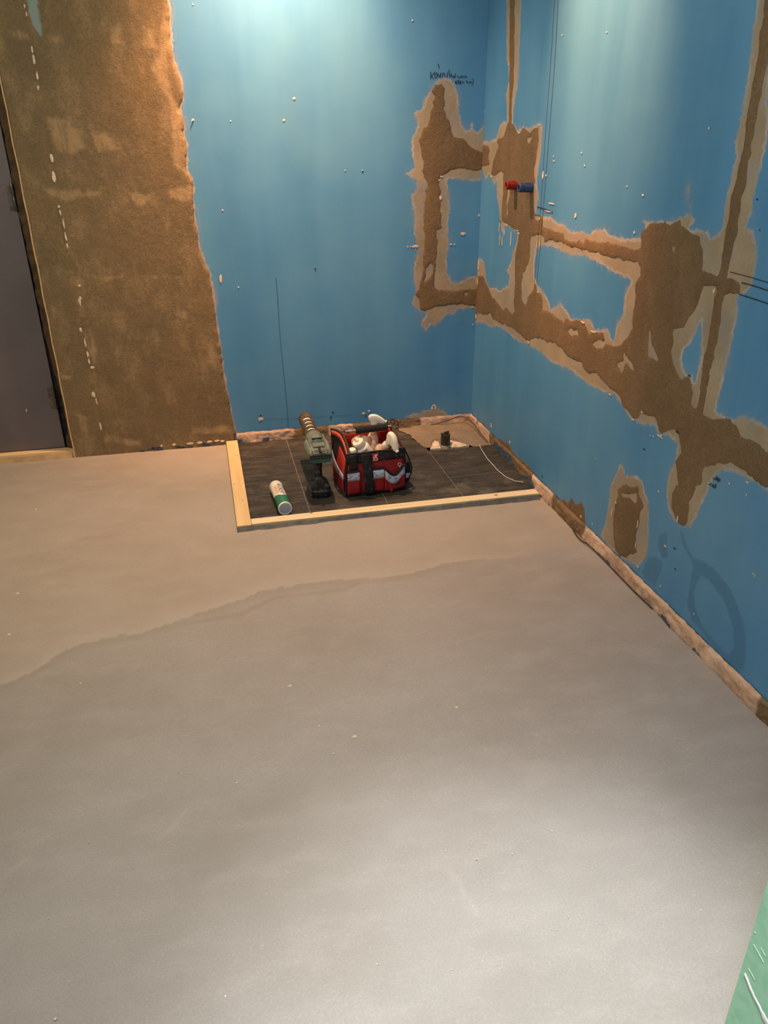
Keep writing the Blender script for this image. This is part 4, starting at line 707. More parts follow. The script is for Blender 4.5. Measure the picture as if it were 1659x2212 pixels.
# blue and white remnants at the foot of the plastered part
bm = bmesh.new()
rr_ = random.Random(21)
for k in range(16):
    x = rr_.uniform(-.35, .02); blob(bm, x, rr_.uniform(.004, .02), rr_.uniform(.006, .018), rr_.uniform(.002, .005), lambda u, v, h: (u, YW - .006 - h, v), .0065)
tag(finish(bm, 'paint_remnants', simple('dark_blue_remnant', srgb(44, 62, 84), srgb(60, 70, 80), 80, .8), wall_back, False), 'dark blue crumbs along the foot of the plaster', kind='stuff')
bm = bmesh.new()
for x, rx in ((-.13, .018), (-.09, .014), (-.045, .016), (-.012, .012), (.012, .01), (-.20, .008), (-.255, .006)): blob(bm, x, .020 + rr_.uniform(-.003, .004), rx, .005, lambda u, v, h: (u, YW - .006 - h, v), .007)
tag(finish(bm, 'adhesive_remnants', M_CHIP, wall_back, False), 'pale adhesive crumbs along the foot of the plaster', kind='stuff')

# ------------------------------------------------------------------ timber battens
def batten(name, lo, hi, mat, label, knots=(), scoops=(), group=None):
    bm = bmesh.new(); box(bm, lo, hi)
    o = finish(bm, name, mat, None, False, .0015, 2)
    tag(o, label, 'batten', group)
    for x, y, r in knots:
        bk = bmesh.new(); blob(bk, x, y, r * 1.6, r, lambda u, v, h: (u, v, hi[2] + .0001 + h), .0003); finish(bk, 'knot', M_KNOT, o, False)
    return o
M_KNOT = simple('pine_knot', srgb(150, 106, 62), srgb(120, 84, 50), 50, .7)
batten('timber_batten', (XL, YL - .002, -.009), (XL + .050, 3.378, .018), M_PINE_Y, 'wide clean pine batten along the left edge of the tiled recess', [(.066, 3.19, .003), (.040, 2.88, .003), (.062, 2.72, .003)])
batten('timber_batten', (XL + .0515, YL + .002, -.009), (1.176, YL + .046, .018), M_PINE_X, 'narrow speckled pine batten along the front edge of the tiled recess', [(.99 + .02, 2.532, .005), (.30, 2.545, .004), (.52, 2.525, .002)])
# screed slurry on the batten front, its grey darkened for the front's shade
bm = bmesh.new(); rr_ = random.Random(5)
Ls = []
for k in range(46):
    x = XL - .002 + (1.176 - XL) * k / 45; w = .010 * (1 if k < 12 else .35 if k < 38 else .6) * rr_.uniform(.6, 1.3)
    Ls.append([bm.verts.new(Vector(p)) for p in ((x, YL - .0035 - w * .15, .015 + (rr_.uniform(-.003, 0) if k < 38 else 0)), (x, YL - .007 - w * .5, .006), (x, YL - .012 - w, -.001))])
for a, b in zip(Ls[:-1], Ls[1:]):
    for i in range(2): bm.faces.new((a[i], a[i + 1], b[i + 1], b[i]))
M_SLUR_SHADE = simple('shade_grey_screed_smear', srgb(98, 96, 90), srgb(80, 80, 76), 30, .85)
tag(finish(bm, 'shaded_screed_fillet', M_SLUR_SHADE, floor), 'screed pressed against the front batten, its grey carrying painted shade')

# ------------------------------------------------------------------ doorway
M_DOOR = simple('dark_grey_door', srgb(104, 96, 98), srgb(96, 88, 90), 3, .55, 400, .1)
M_FOAM = simple('dark_brown_rough_reveal', srgb(54, 42, 30), srgb(26, 20, 16), 30, .95, 60, 1.0, .01)
bm = bmesh.new(); box(bm, (-1.578, 3.432, .036), (-.6670, 3.472, 2.05)); door = finish(bm, 'door_1', M_DOOR, None, False, .001, 1)
tag(door, 'dark grey door at the left edge of the view', kind='structure')
ur = ax((-.672, -.6275, .003)); zr = ax((.0, 2.05, .012)); P = gridpts(ur, zr)
gap = -.660 + np.interp(P[:, 1], (0, .06, .12, .30, .42, .5, 1.4, 2.0), (.002, .006, .020, .018, .010, .002, -.004, -.006)) + fbm(P, 26, 3) * .012
tag(sheet('door_reveal', ur, zr, lambda u, v, h: (u, 3.440 - h - .80 * (u + .672), v), simple('brown_plaster_reveal', srgb(92, 72, 48), srgb(66, 50, 34), 26, .95, 90, .8, .004), None, mask=gap - P[:, 0], height=fbm(P, 30, 3) * .005, edge_snap=False), 'dark rough reveal beside the door', kind='structure')
bm = bmesh.new(); box(bm, (-.674, 3.452, .0), (-.628, 3.476, 2.05)); tag(finish(bm, 'door_gap', M_FOAM, None, False), 'black gap behind the reveal', kind='structure')
M_BEAD = simple('pale_corner_bead', srgb(206, 176, 128), srgb(186, 156, 110), 60, .7)
bm = bmesh.new()
pts = [(XD + .0005 + .0012 * math.sin(k * 1.7) , YW - .010 + .0012 * math.sin(k * .9), .0 + k * .05) for k in range(42)]
tube(bm, pts, .0028, 6)
tag(finish(bm, 'trim_1', M_BEAD), 'pale corner bead along the plaster edge', kind='structure')
M_HINGE = simple('dull_hinge_metal', srgb(120, 112, 104), srgb(90, 84, 80), 60, .4, metal=.7)
for z in (1.03, .235):
    bm = bmesh.new(); lathe(bm, [(.0045, -.05), (.0055, -.048), (.0055, -.001), (.0048, 0), (.0055, .001), (.0055, .048), (.0045, .05)], Matrix.Translation((-.6700, 3.4265, z + .030)), 12)
    box(bm, (-.692, 3.4300, z - .020), (-.672, 3.4325, z + .070))
    finish(bm, 'hinge', M_HINGE, door)
bm = bmesh.new(); blob(bm, -.7918, .2142, .003, .006, lambda u, v, h: (u, 3.4318 - h, v), .001); finish(bm, 'chip', M_CHIP, door, False)
bm = bmesh.new(); box(bm, (-1.578, 3.386, -.008), (XD - .003, 3.431, .0335))
tag(finish(bm, 'threshold_board', M_SILL, None, False, .0015, 2), 'low pale pine board across the foot of the grey door', 'batten')
bm = bmesh.new(); loft(bm, [[(-1.575, 3.3845, -.002), (-1.575, 3.3775, -.002), (-1.575, 3.383, .027), (-1.575, 3.3855, .027)], [(-.634, 3.3845, -.002), (-.634, 3.3755, -.002), (-.634, 3.382, .026), (-.634, 3.3855, .026)]])
tag(finish(bm, 'screed_smear', simple('beige_screed_smear', srgb(190, 160, 118), srgb(172, 144, 104), 26, .85), floor, False), 'screed smeared on the threshold front')

# ------------------------------------------------------------------ pipe plugs in the right wall
def plug(px_y, z, length, r, col, name, label, grp='capped water pipe ends'):
    mat = simple(name + '_plastic', col, tuple(c * .75 for c in col[:3]) + (1,), 60, .45, 300, .15)
    mdark = simple(name + '_bore', srgb(34, 18, 22) if 'red' in name else srgb(16, 20, 34), None, 60, .8)
    root = empty('pipe_plug', (XW, px_y, z), label, 'pipe plug', 0, grp)
    M = Matrix.Translation((.006, 0, 0)) @ Matrix.Rotation(-PI / 2, 4, 'Y') @ Matrix.Rotation(math.radians(-4), 4, 'X')
    M = Matrix.Rotation(math.radians(3), 4, 'Z') @ M
    bm = bmesh.new(); L_ = length + .006
    lathe(bm, [(r * .82, 0), (r, .001), (r, L_ * .72), (r * .93, L_ * .73), (r * .93, L_ * .76)], M, 32)
    finish(bm, 'sleeve', mat, root)
    bm = bmesh.new()
    for k in range(8):
        a = 2 * PI * k / 8 + .2; c, s = math.cos(a) * r * 1.01, math.sin(a) * r * 1.01
        tube(bm, [M @ Vector((c, s, .012)), M @ Vector((c, s, L_ * .62))], .0011, 6)
    finish(bm, 'rib', mat, root)
    bm = bmesh.new()
    lathe(bm, [(r * .9, L_ * .76), (r * 1.02, L_ * .77), (r * 1.04, L_ * .80), (r * 1.02, L_ * .97), (r * .92, L_), (r * .62, L_), (r * .55, L_ * .985), (r * .55, L_ * .85)], M, 32)
    finish(bm, 'end_collar', mat, root)
    bm = bmesh.new(); lathe(bm, [(r * .545, L_ * .86), (r * .54, L_ * .87)], M, 24)
    finish(bm, 'bore', mdark, root)
    return root
plug(2.99, 1.086, .042, .0150, srgb(150, 34, 28), 'red', 'red ribbed plastic pipe plug on the right wall, left of the blue one')
plug(2.838, 1.086, .052, .0155, srgb(42, 66, 108), 'blue', 'blue ribbed plastic pipe plug on the right wall, right of the red one')

# ------------------------------------------------------------------ white cord on the tiles
bm = bmesh.new()
cp = smooth_line([(1.1369, 3.0875), (1.1268, 3.0095), (1.118, 2.9373), (1.1154, 2.8384), (1.1174, 2.7567), (1.1258, 2.7088), (1.1433, 2.6724), (1.1721, 2.6526)], 3)
tube(bm, [(x, y, .0022 + .0012 * math.sin(i * .3) ** 2) for i, (x, y) in enumerate(cp)], .0014, 8)
tag(finish(bm, 'cord', simple('white_cord', srgb(222, 216, 204), srgb(200, 194, 182), 200, .6)), 'thin white cord curving across the dark tiles beside the right wall', 'cord')

# ------------------------------------------------------------------ sealant cartridge lying on the tiles
A0 = Vector((.2095, 2.588, .0262)); A1 = Vector((.1960, 2.806, .0262))
ca = empty('sealant_cartridge', (A0.x, A0.y, 0), 'white and green sealant cartridge lying on the dark tiles near the batten corner', 'cartridge')
d = (A1 - A0).normalized(); sx = d.cross(Vector((0, 0, 1))).normalized(); sz = sx.cross(d)
CM = Matrix(((sx.x, sz.x, d.x, 0), (sx.y, sz.y, d.y, 0), (sx.z, sz.z, d.z, .0262), (0, 0, 0, 1)))     # local z runs along the tube from its open rear end
Lc = .215; RC = .0245
def cart_mat():
    t = NT('cartridge_print')
    sep = t.n('ShaderNodeSeparateXYZ'); 
    at = t.n('ShaderNodeAttribute'); at.attribute_name = 'along'; an = t.n('ShaderNodeAttribute'); an.attribute_name = 'around'
    edge = t.math('ADD', at.outputs['Fac'], t.math('MULTIPLY', t.math('ABSOLUTE', t.math('SUBTRACT', an.outputs['Fac'], .10)), -.018))
    col = t.mix(t.mr(edge, .072, .074), srgb(46, 122, 72), srgb(238, 226, 204))
    col = t.mix(t.math('MULTIPLY', t.mr(t.noise(30, 3), .45, .6), t.mr(edge, .068, .072, .5, 0)), col, srgb(60, 98, 128))
    pk = t.math('MULTIPLY', t.mr(an.outputs['Fac'], -.9, -.5), t.mr(an.outputs['Fac'], -.1, .0, 1, 0))
    pk = t.math('MULTIPLY', pk, t.math('MULTIPLY', t.mr(at.outputs['Fac'], .09, .10), t.mr(at.outputs['Fac'], .165, .175, 1, 0)))
    col = t.mix(t.math('MULTIPLY', pk, .7), col, srgb(186, 146, 118))
    return t.out(col, .35)
n = 40; bm = bmesh.new()
prof = [(.0235, 0.004), (RC, .006), (RC, .05), (RC, .09), (RC, .13), (RC, .17), (RC, .1985)]
lathe(bm, prof, CM, n, cap=False)
o = finish(bm, 'tube_body', cart_mat(), ca)
me = o.data; al = []; ar = []
inv = CM.inverted()
for v in me.vertices:
    q = inv @ v.co; al.append(q.z); ar.append(math.atan2(q.x, q.y))
for nme, a in (('along', al), ('around', ar)):
    q = me.attributes.new(nme, 'FLOAT', 'POINT'); q.data.foreach_set('value', a)
M_WHITEP = simple('white_plastic', srgb(240, 232, 216), srgb(232, 222, 204), 60, .35, 300, .05)
bm = bmesh.new(); lathe(bm, [(RC + .0004, .1985), (RC + .0010, .1990), (RC + .0010, .2110), (RC - .001, .2150), (.013, .2185), (.0072, .219), (.0072, .228), (.0060, .2285)], CM, n); finish(bm, 'front_cap', M_WHITEP, ca)
bm = bmesh.new(); lathe(bm, [(RC + .0006, .0085), (RC + .0012, .007), (RC + .0012, .0010), (RC, 0), (RC - .0022, 0), (RC - .0028, .003)], CM, n, cap=False); finish(bm, 'rear_rim', M_WHITEP, ca)
bm = bmesh.new(); lathe(bm, [(RC - .0026, .0012), (RC - .0026, .0055), (RC - .004, .0062), (.010, .0068), (.001, .0072)], CM, n); finish(bm, 'piston', simple('grey_piston', srgb(158, 170, 180), srgb(150, 162, 172), 60, .5), ca)
bm = bmesh.new(); lathe(bm, [(RC + .0003, .1940), (RC + .0003, .1953)], CM, n, cap=False); finish(bm, 'seam_ring', simple('olive_line', srgb(104, 92, 52)), ca)
def text_on(name, txt, size, mapper, mat, parent, bold=True):
    cu = bpy.data.curves.new(name + '_src', 'FONT'); cu.body = txt; cu.size = size; cu.resolution_u = 2; cu.extrude = 0
    if bold: cu.offset = size * .025
    to = bpy.data.objects.new(name + '_src', cu); COL.objects.link(to)
    dg = bpy.context.evaluated_depsgraph_get(); me = bpy.data.meshes.new_from_object(to.evaluated_get(dg))
    bpy.data.objects.remove(to); bpy.data.curves.remove(cu)
    bm = bmesh.new(); bm.from_mesh(me); bpy.data.meshes.remove(me)
    bmesh.ops.triangulate(bm, faces=bm.faces); bmesh.ops.subdivide_edges(bm, edges=[e for e in bm.edges if e.calc_length() > size * .3], cuts=1, use_grid_fill=True)
    for v in bm.verts: v.co = Vector(mapper(v.co.x, v.co.y))
    me = bpy.data.meshes.new(name); bm.to_mesh(me); bm.free(); me.materials.clear()
    o = link(name, me, mat, parent); return o
def cyl_map(start, a0, sgn=1):
    def f(x, y):
        a = a0 + y / RC; rr = RC + .0004
        return CM @ Vector((rr * math.sin(a), rr * math.cos(a), start - x))
    return f
M_LBL = simple('dark_blue_print', srgb(44, 66, 96), None, 60, .4)
tag(text_on('lettering', 'AF-DICHT', .0215, cyl_map(.182, -.02), M_LBL, ca), 'dark blue lettering reading down the tube')
bm = bmesh.new()
for k, (s, e) in enumerate(((.176, .168), (.166, .140), (.163, .142), (.158, .138), (.154, .134))):
    a = .60 + k * .10
    f = cyl_map(0, 0)
    for i in range(6):
        z0 = s + (e - s) * i / 6; z1 = z0 + (e - s) / 6 * .75
        q = [f(-z0, a * RC), f(-z1, a * RC), f(-z1, (a + .055) * RC), f(-z0, (a + .055) * RC)]
        bm.faces.new([bm.verts.new(p) for p in q])
finish(bm, 'small_print', simple('brown_print', srgb(84, 76, 72)), ca, False)

# ------------------------------------------------------------------ cordless sealant gun standing on its battery
M_GUN = simple('dusty_teal_housing', srgb(118, 122, 102), srgb(92, 104, 90), 45, .6, 200, .3, .001, specks=srgb(170, 166, 146), speck_scale=260, speck_amt=.06)
M_TEAL = simple('clean_teal_housing', srgb(22, 78, 78), srgb(30, 70, 66), 30, .5, 200, .2)
M_GBLK = simple('black_rubber', srgb(26, 26, 26), srgb(18, 18, 18), 60, .65, 240, .3, .001)
M_GDST = simple('black_plastic_with_dust', srgb(26, 26, 27), srgb(18, 18, 20), 60, .5, 240, .3, .001, specks=srgb(205, 205, 200), speck_scale=420, speck_amt=.12)
M_GRUB = simple('dusty_side_rubber', srgb(96, 86, 72), srgb(58, 52, 44), 50, .8, 120, .5, .002)
M_HOLD = simple('mud_coated_steel', srgb(104, 90, 62), srgb(78, 66, 46), 30, .55, 90, .5, .002, metal=.25)
M_STEEL = simple('bare_steel', srgb(190, 182, 168), srgb(150, 140, 124), 60, .3, metal=.9)
GX = .362
gun = empty('caulking_gun', (GX, 2.76, 0), 'dirty teal and black cordless caulking gun standing on its battery left of the red bag', 'caulking gun')
def rr(w, d, z, y0, r=.3, n=5, x0=0.0):
    """rounded rectangle ring of width w (x), depth d (y) at height z around (x0, y0)"""
    o = []; rad = min(w, d) * r
    for cx, cy, a0 in ((w / 2 - rad, d / 2 - rad, 0), (-w / 2 + rad, d / 2 - rad, 90), (-w / 2 + rad, -d / 2 + rad, 180), (w / 2 - rad, -d / 2 + rad, 270)):
        for k in range(n + 1):
            a = math.radians(a0 + 90 * k / n); o.append((x0 + cx + rad * math.cos(a), y0 + cy + rad * math.sin(a), z))
    return o
# battery (local origin under the handle): rear faces -y
bm = bmesh.new(); loft(bm, [rr(.072, .108, .000, -.004), rr(.077, .114, .004, -.004), rr(.078, .115, .030, -.004), rr(.074, .110, .034, -.004)]); bat = finish(bm, 'battery', M_GDST, gun)
bm = bmesh.new(); loft(bm, [rr(.0795, .1165, .0285, -.004), rr(.0800, .1170, .0300, -.004), rr(.0795, .1165, .0315, -.004)]); finish(bm, 'seam', M_STEEL, bat)
bm = bmesh.new(); box(bm, (-.012, -.066, .012), (.012, -.059, .026)); finish(bm, 'release_button', M_GBLK, bat, True, .002)
# foot: sloping up towards the handle
bm = bmesh.new(); loft(bm, [rr(.072, .108, .034, -.004), rr(.074, .108, .040, -.003), rr(.060, .084, .047, .006), rr(.038, .052, .055, .014), rr(.031, .044, .066, .018)]); finish(bm, 'handle_foot', M_GDST, gun)
for s in (-1, 1):
    for k in range(4): bm = bmesh.new(); tube(bm, [(s * .0370, -.045 + k * .016, .008), (s * .0392, -.040 + k * .016, .026), (s * .0325, -.030 + k * .016, .043)], .003, 8); finish(bm, 'side_grip', M_GRUB, gun)
# handle
bm = bmesh.new(); loft(bm, [rr(.031, .044, .064, .018, .42), rr(.030, .042, .095, .016, .42), rr(.034, .046, .130, .012, .42), rr(.040, .052, .156, .006, .42)]); hd = finish(bm, 'handle', M_GDST, gun)
bm = bmesh.new(); loft(bm, [rr(.012, .010, .120, .040, .4), rr(.013, .014, .135, .043, .4), rr(.012, .010, .150, .040, .4)]); finish(bm, 'trigger', M_GBLK, gun)
# motor housing: wide shoulders narrowing downwards
def sect(y, w, top, bot, sh, n=6):
    """closed x-z section at depth y: flat-topped with rounded shoulders"""
    pts = []
    for x, z in ((-.26, bot), (.26, bot), (.42, bot + (sh - bot) * .35), (.5, sh), (.48, top - .008), (.40, top), (-.40, top), (-.48, top - .008), (-.5, sh), (-.42, bot + (sh - bot) * .35)):
        pts.append((x * w, y, z))
    return pts
bm = bmesh.new()
loft(bm, [sect(-.078, .076, .194, .158, .176), sect(-.070, .088, .202, .152, .180), sect(-.040, .098, .207, .150, .182), sect(.010, .102, .207, .150, .184), sect(.045, .096, .206, .152, .184), sect(.066, .072, .204, .160, .184)])
hs = finish(bm, 'motor_housing', M_GUN, gun, True, .004, 2)
bm = bmesh.new(); loft(bm, [[(-.036, -.0795, .158), (.036, -.0795, .158), (.041, -.0795, .174), (-.041, -.0795, .174)], [(-.038, -.070, .154), (.038, -.070, .154), (.045, -.070, .174), (-.045, -.070, .174)]])
finish(bm, 'lower_rear_shell', M_TEAL, hs, True, .002)
bm = bmesh.new(); box(bm, (-.040, -.0830, .1745), (.042, -.066, .1875)); finish(bm, 'vent_band', M_GBLK, hs, True, .002)
for k in range(7):
    bm = bmesh.new(); box(bm, (-.034 + k * .0105, -.0837, .1795), (-.034 + k * .0105 + .006, -.0830, .1815)); finish(bm, 'vent_slot', M_HOLD, hs, False)
# raised rack channel on top, cartridge hood ahead of it
for s in (-1, 1):
    bm = bmesh.new(); loft(bm, [[(s * .026, -.076, .192), (s * .031, -.076, .192), (s * .031, -.076, .205), (s * .027, -.076, .205)], [(s * .026, .056, .200), (s * .034, .056, .200), (s * .032, .056, .222), (s * .028, .056, .222)]])
    finish(bm, 'channel_rail', M_GUN, hs, True, .0015)
bm = bmesh.new(); box(bm, (-.022, -.050, .204), (.022, -.012, .2125)); finish(bm, 'slide_cover', M_GUN, hs, True, .003)
bm = bmesh.new(); box(bm, (-.022, -.074, .200), (.022, -.050, .2035)); finish(bm, 'channel_floor', M_STEEL, hs, False)
bm = bmesh.new(); tube(bm, [(0, -.086, .203), (0, -.05, .206)], .0045, 8); tube(bm, [(0, -.086, .203), (.0, -.091, .210)], .004, 8); finish(bm, 'plunger_rod', M_GBLK, gun)
bm = bmesh.new()
ringz = lambda y, r, zz=.190: [(r * math.cos(2 * PI * k / 28), y, zz + r * math.sin(2 * PI * k / 28)) for k in range(28)]
loft(bm, [ringz(-.006, .020, .194), ringz(.0, .030, .193), ringz(.018, .034, .192), ringz(.06, .036, .190), ringz(.094, .035), ringz(.100, .0315)])
finish(bm, 'front_hood', M_GUN, gun)
bm = bmesh.new(); box(bm, (-.020, .000, .2220), (.020, .006, .2262)); finish(bm, 'hood_slot', M_GBLK, gun, True, .001)
# cartridge holder tube with cut-outs and the white cartridge inside
def holder():
    bm = bmesh.new(); ys = [.095, .112]
    segs = []
    n = 36; ylist = [.095, .118, .124]
    wins = [(.128, .152), (.170, .194), (.212, .236), (.254, .282)]
    y = .118
    cuts = [.095] + [c for w in wins for c in w] + [.335]
    fine = []
    for a, b in zip(cuts[:-1], cuts[1:]):
        m = max(1, int((b - a) / .01))
        fine += [a + (b - a) * k / m for k in range(m)]
    fine.append(cuts[-1])
    R = .0275
    rows = [[bm.verts.new((R * math.cos(2 * PI * k / n), yy, .190 + R * math.sin(2 * PI * k / n))) for k in range(n)] for yy in fine]
    for i in range(len(fine) - 1):
        mid = (fine[i] + fine[i + 1]) / 2; inwin = any(a < mid < b for a, b in wins)
        for k in range(n):
            ang = math.degrees(2 * PI * (k + .5) / n)
            if inwin and (50 < ang < 128 or 230 < ang < 310): continue
            bm.faces.new((rows[i][k], rows[i][(k + 1) % n], rows[i + 1][(k + 1) % n], rows[i + 1][k]))
    o = finish(bm, 'cartridge_holder', M_HOLD, gun)
    m = o.modifiers.new('wall', 'SOLIDIFY'); m.thickness = .0018; m.offset = 1
    return o
hold = holder()
for yy in (.098, .160, .203, .246, .300):
    bm = bmesh.new(); tube(bm, [(.0283 * math.cos(2 * PI * k / 28), yy, .190 + .0283 * math.sin(2 * PI * k / 28)) for k in range(29)], .0016, 6); finish(bm, 'holder_ring', M_HOLD, hold)
bm = bmesh.new(); loft(bm, [ringz(.335, .0290), ringz(.345, .0292), ringz(.350, .026), ringz(.352, .010)]); finish(bm, 'front_ring', M_HOLD, gun)
bm = bmesh.new(); loft(bm, [ringz(.105, .0240), ringz(.330, .0240)]); finish(bm, 'loaded_cartridge', M_WHITEP, gun)
for o_ in [c for c in gun.children_recursive]: pass

# ------------------------------------------------------------------ red and black tool bag
M_RED = simple('red_nylon', srgb(156, 24, 26), srgb(128, 16, 20), 30, .7, 420, .35, .001, specks=srgb(206, 90, 84), speck_scale=300, speck_amt=.02)
M_REDIN = simple('inner_red_nylon', srgb(196, 48, 30), srgb(160, 34, 24), 18, .75, 300, .3)
M_BLK = simple('black_webbing', srgb(24, 23, 24), srgb(16, 16, 17), 40, .75, 500, .4, .001)
M_BLKD = simple('black_webbing_with_dust', srgb(24, 23, 24), srgb(16, 16, 17), 40, .75, 500, .4, .001, specks=srgb(206, 202, 196), speck_scale=380, speck_amt=.05)
M_PIP = simple('dusty_brown_piping', srgb(74, 58, 42), srgb(52, 42, 32), 40, .85)
M_ORG = simple('orange_trim', srgb(232, 98, 68), srgb(220, 88, 60), 20, .6, 300, .2)
M_REFL = simple('silver_reflective_band', srgb(196, 202, 216), srgb(176, 184, 200), 60, .4, 160, .2)
M_SMUDGE = simple('grey_smudge', srgb(96, 100, 114))
M_GRIP = simple('black_foam_grip', srgb(30, 28, 26), srgb(22, 21, 20), 60, .9, 260, .8, .002)
BW, BD = .236, .196
bag = empty('tool_bag', (.457, 2.688, 0), 'open red and black tool bag with orange trim standing on the dark tiles', 'tool bag', math.radians(4.2))
def panel(name, fn, nu, nv, mat, parent, thick=.003, wob=.0015, seed=0):
    """fn(s,t) -> point; a cloth panel given thickness by a solidify modifier"""
    bm = bmesh.new()
    g = [[bm.verts.new(Vector(fn(i / nu, j / nv)) + Vector((0, wob * mnoise.noise(Vector((i / nu * 5 + seed, j / nv * 5, 1.3))) * 2, 0))) for j in range(nv + 1)] for i in range(nu + 1)]
    for i in range(nu):
        for j in range(nv): bm.faces.new((g[i][j], g[i + 1][j], g[i + 1][j + 1], g[i][j + 1]))
    o = finish(bm, name, mat, parent)
    m = o.modifiers.new('cloth', 'SOLIDIFY'); m.thickness = thick; m.offset = 0
    return o
bulge = lambda s, t, a: a * math.sin(PI * s) * math.sin(PI * min(1, t * 1.1))
# shell: front, back, base
panel('front_panel', lambda s, t: (BW * s, -bulge(s, t, .006), .006 + .168 * t), 16, 12, M_RED, bag, .004)
panel('back_panel', lambda s, t: (BW * s, BD + bulge(s, t, .006), .006 + .185 * t), 16, 12, M_REDIN, bag, .004)
bm = bmesh.new(); loft(bm, [rr(BW + .006, BD + .008, .0015, BD / 2, .06, 3, BW / 2), rr(BW + .010, BD + .012, .006, BD / 2, .06, 3, BW / 2), rr(BW + .008, BD + .010, .012, BD / 2, .06, 3, BW / 2)]); finish(bm, 'base', M_BLK, bag)
# left side: upright lower panel, flap leaning inwards to the handle bar
def side(s, t, sgn):
    x0 = 0 if sgn < 0 else BW
    y = BD * s
    topz = float(np.interp(s, (0, .12, .3, .5, .75, 1), (.178, .192, .211, .224, .226, .216)))
    z = .008 + (topz - .008) * t
    lean = max(0, (z - .10)) / (topz - .10)
    inward = lean ** 1.2 * float(np.interp(s, (0, .3, .6, 1), (.017, .019, .016, -.004) if sgn < 0 else (.004, .014, .016, .006)))
    return (x0 + sgn * bulge(s, t, .008) - sgn * inward, y, z)
for sgn in (-1, 1):
    nm = 'left' if sgn < 0 else 'right'
    sp = panel('side_panel', lambda s, t: side(s, t, sgn), 14, 16, M_BLK if sgn < 0 else M_REDIN, bag, .004, 0)
    def off(s, t, d, sg=sgn):
        p = side(s, t, sg); return (p[0] + sg * d, p[1], p[2])
    if sgn < 0:
        panel('red_side_field', lambda s, t: off(.04 + .46 * s, .36 + .42 * t, .0035), 12, 10, M_REDIN, sp, .002, 0)
        panel('side_pocket', lambda s, t: off(.06 + .88 * s, .03 + (.30 + .12 * s) * t, .0060 + .006 * math.sin(PI * s)), 12, 8, M_RED, sp, .002, 0)
        panel('reflective_band', lambda s, t: off(.06 + .88 * s, .33 + .12 * s + .13 * t, .0065 + .005 * math.sin(PI * s)), 12, 3, M_REFL, sp, .0015, 0)
    # orange trim band below the rim and dusty piping on the rim
    panel('orange_band', lambda s, t: off(.01 + .95 * s, .885 + .080 * t, .0050), 16, 2, M_ORG, sp, .002, 0) if sgn < 0 else panel('orange_band', lambda s, t: off(.02 + .52 * s, .60 + .34 * t, -.0045), 12, 4, M_ORG, sp, .002, 0)
    if sgn > 0: panel('orange_patch', lambda s, t: off(.62 + .30 * s, .70 + .22 * t, -.0045), 6, 4, M_ORG, sp, .002, 0)
    bm = bmesh.new(); tube(bm, [off(k / 16, .985, -.001) for k in range(17)], .0045, 8); finish(bm, 'rim_piping', M_PIP, sp)
    for s_ in (0, 1):
        bm = bmesh.new(); tube(bm, [off(s_, k / 10, .001) for k in range(11)], .0052 if s_ == 0 else .004, 8); finish(bm, 'corner_piping', M_BLK, sp)
    if sgn < 0:
        bm = bmesh.new(); tube(bm, [off(.01, k / 10, .0015) for k in range(3)], .0042, 8); tube(bm, [off(k / 14, .03, .004) for k in range(15)], .0045, 8); finish(bm, 'lower_piping', M_PIP, sp)
# front dressing
yF = lambda u, z, d: -bulge(u / BW, (z - .006) / .168, .006) - .0025 - d
def front(name, u0, u1, zb, zt, d, mat, parent, nu=8, nv=4, wob=0, th=.002):
    """zb, zt are functions of u"""
    return panel(name, lambda s, t: ((lambda u: (u, yF(u, zb(u) + (zt(u) - zb(u)) * t, d), zb(u) + (zt(u) - zb(u)) * t))(u0 + (u1 - u0) * s)), nu, nv, mat, parent, th, wob)
K = lambda c: (lambda u: c)
front('top_band', -.001, BW + .001, K(.138), lambda u: .178 + .0010 * math.sin(u * 60), .0015, M_BLKD, bag, 16, 3)
bm = bmesh.new(); tube(bm, [(BW * k / 16, yF(BW * k / 16, .177, .002), .1775 + .001 * math.sin(k)) for k in range(17)], .0036, 8); finish(bm, 'top_rim', M_BLK, bag)
sag = lambda u: .110 - (.0 if u < .150 else .030 * math.sin(PI * min(1, (u - .150) / .075)) ** 1.2) + .006 * (u > .20) * (u - .20) / .03
pocket_mid = front('front_pocket', .096, .150, K(.010), K(.112), .0080, M_RED, bag, 8, 8)
pocket_lft = front('front_pocket', .003, .052, K(.010), K(.112), .0060, M_RED, bag, 8, 8)
pocket_rgt = front('front_pocket', .150, .233, lambda u: .008 + .010 * abs((u - .165)) / .07, sag, .0100, M_RED, bag, 14, 8, .0015)
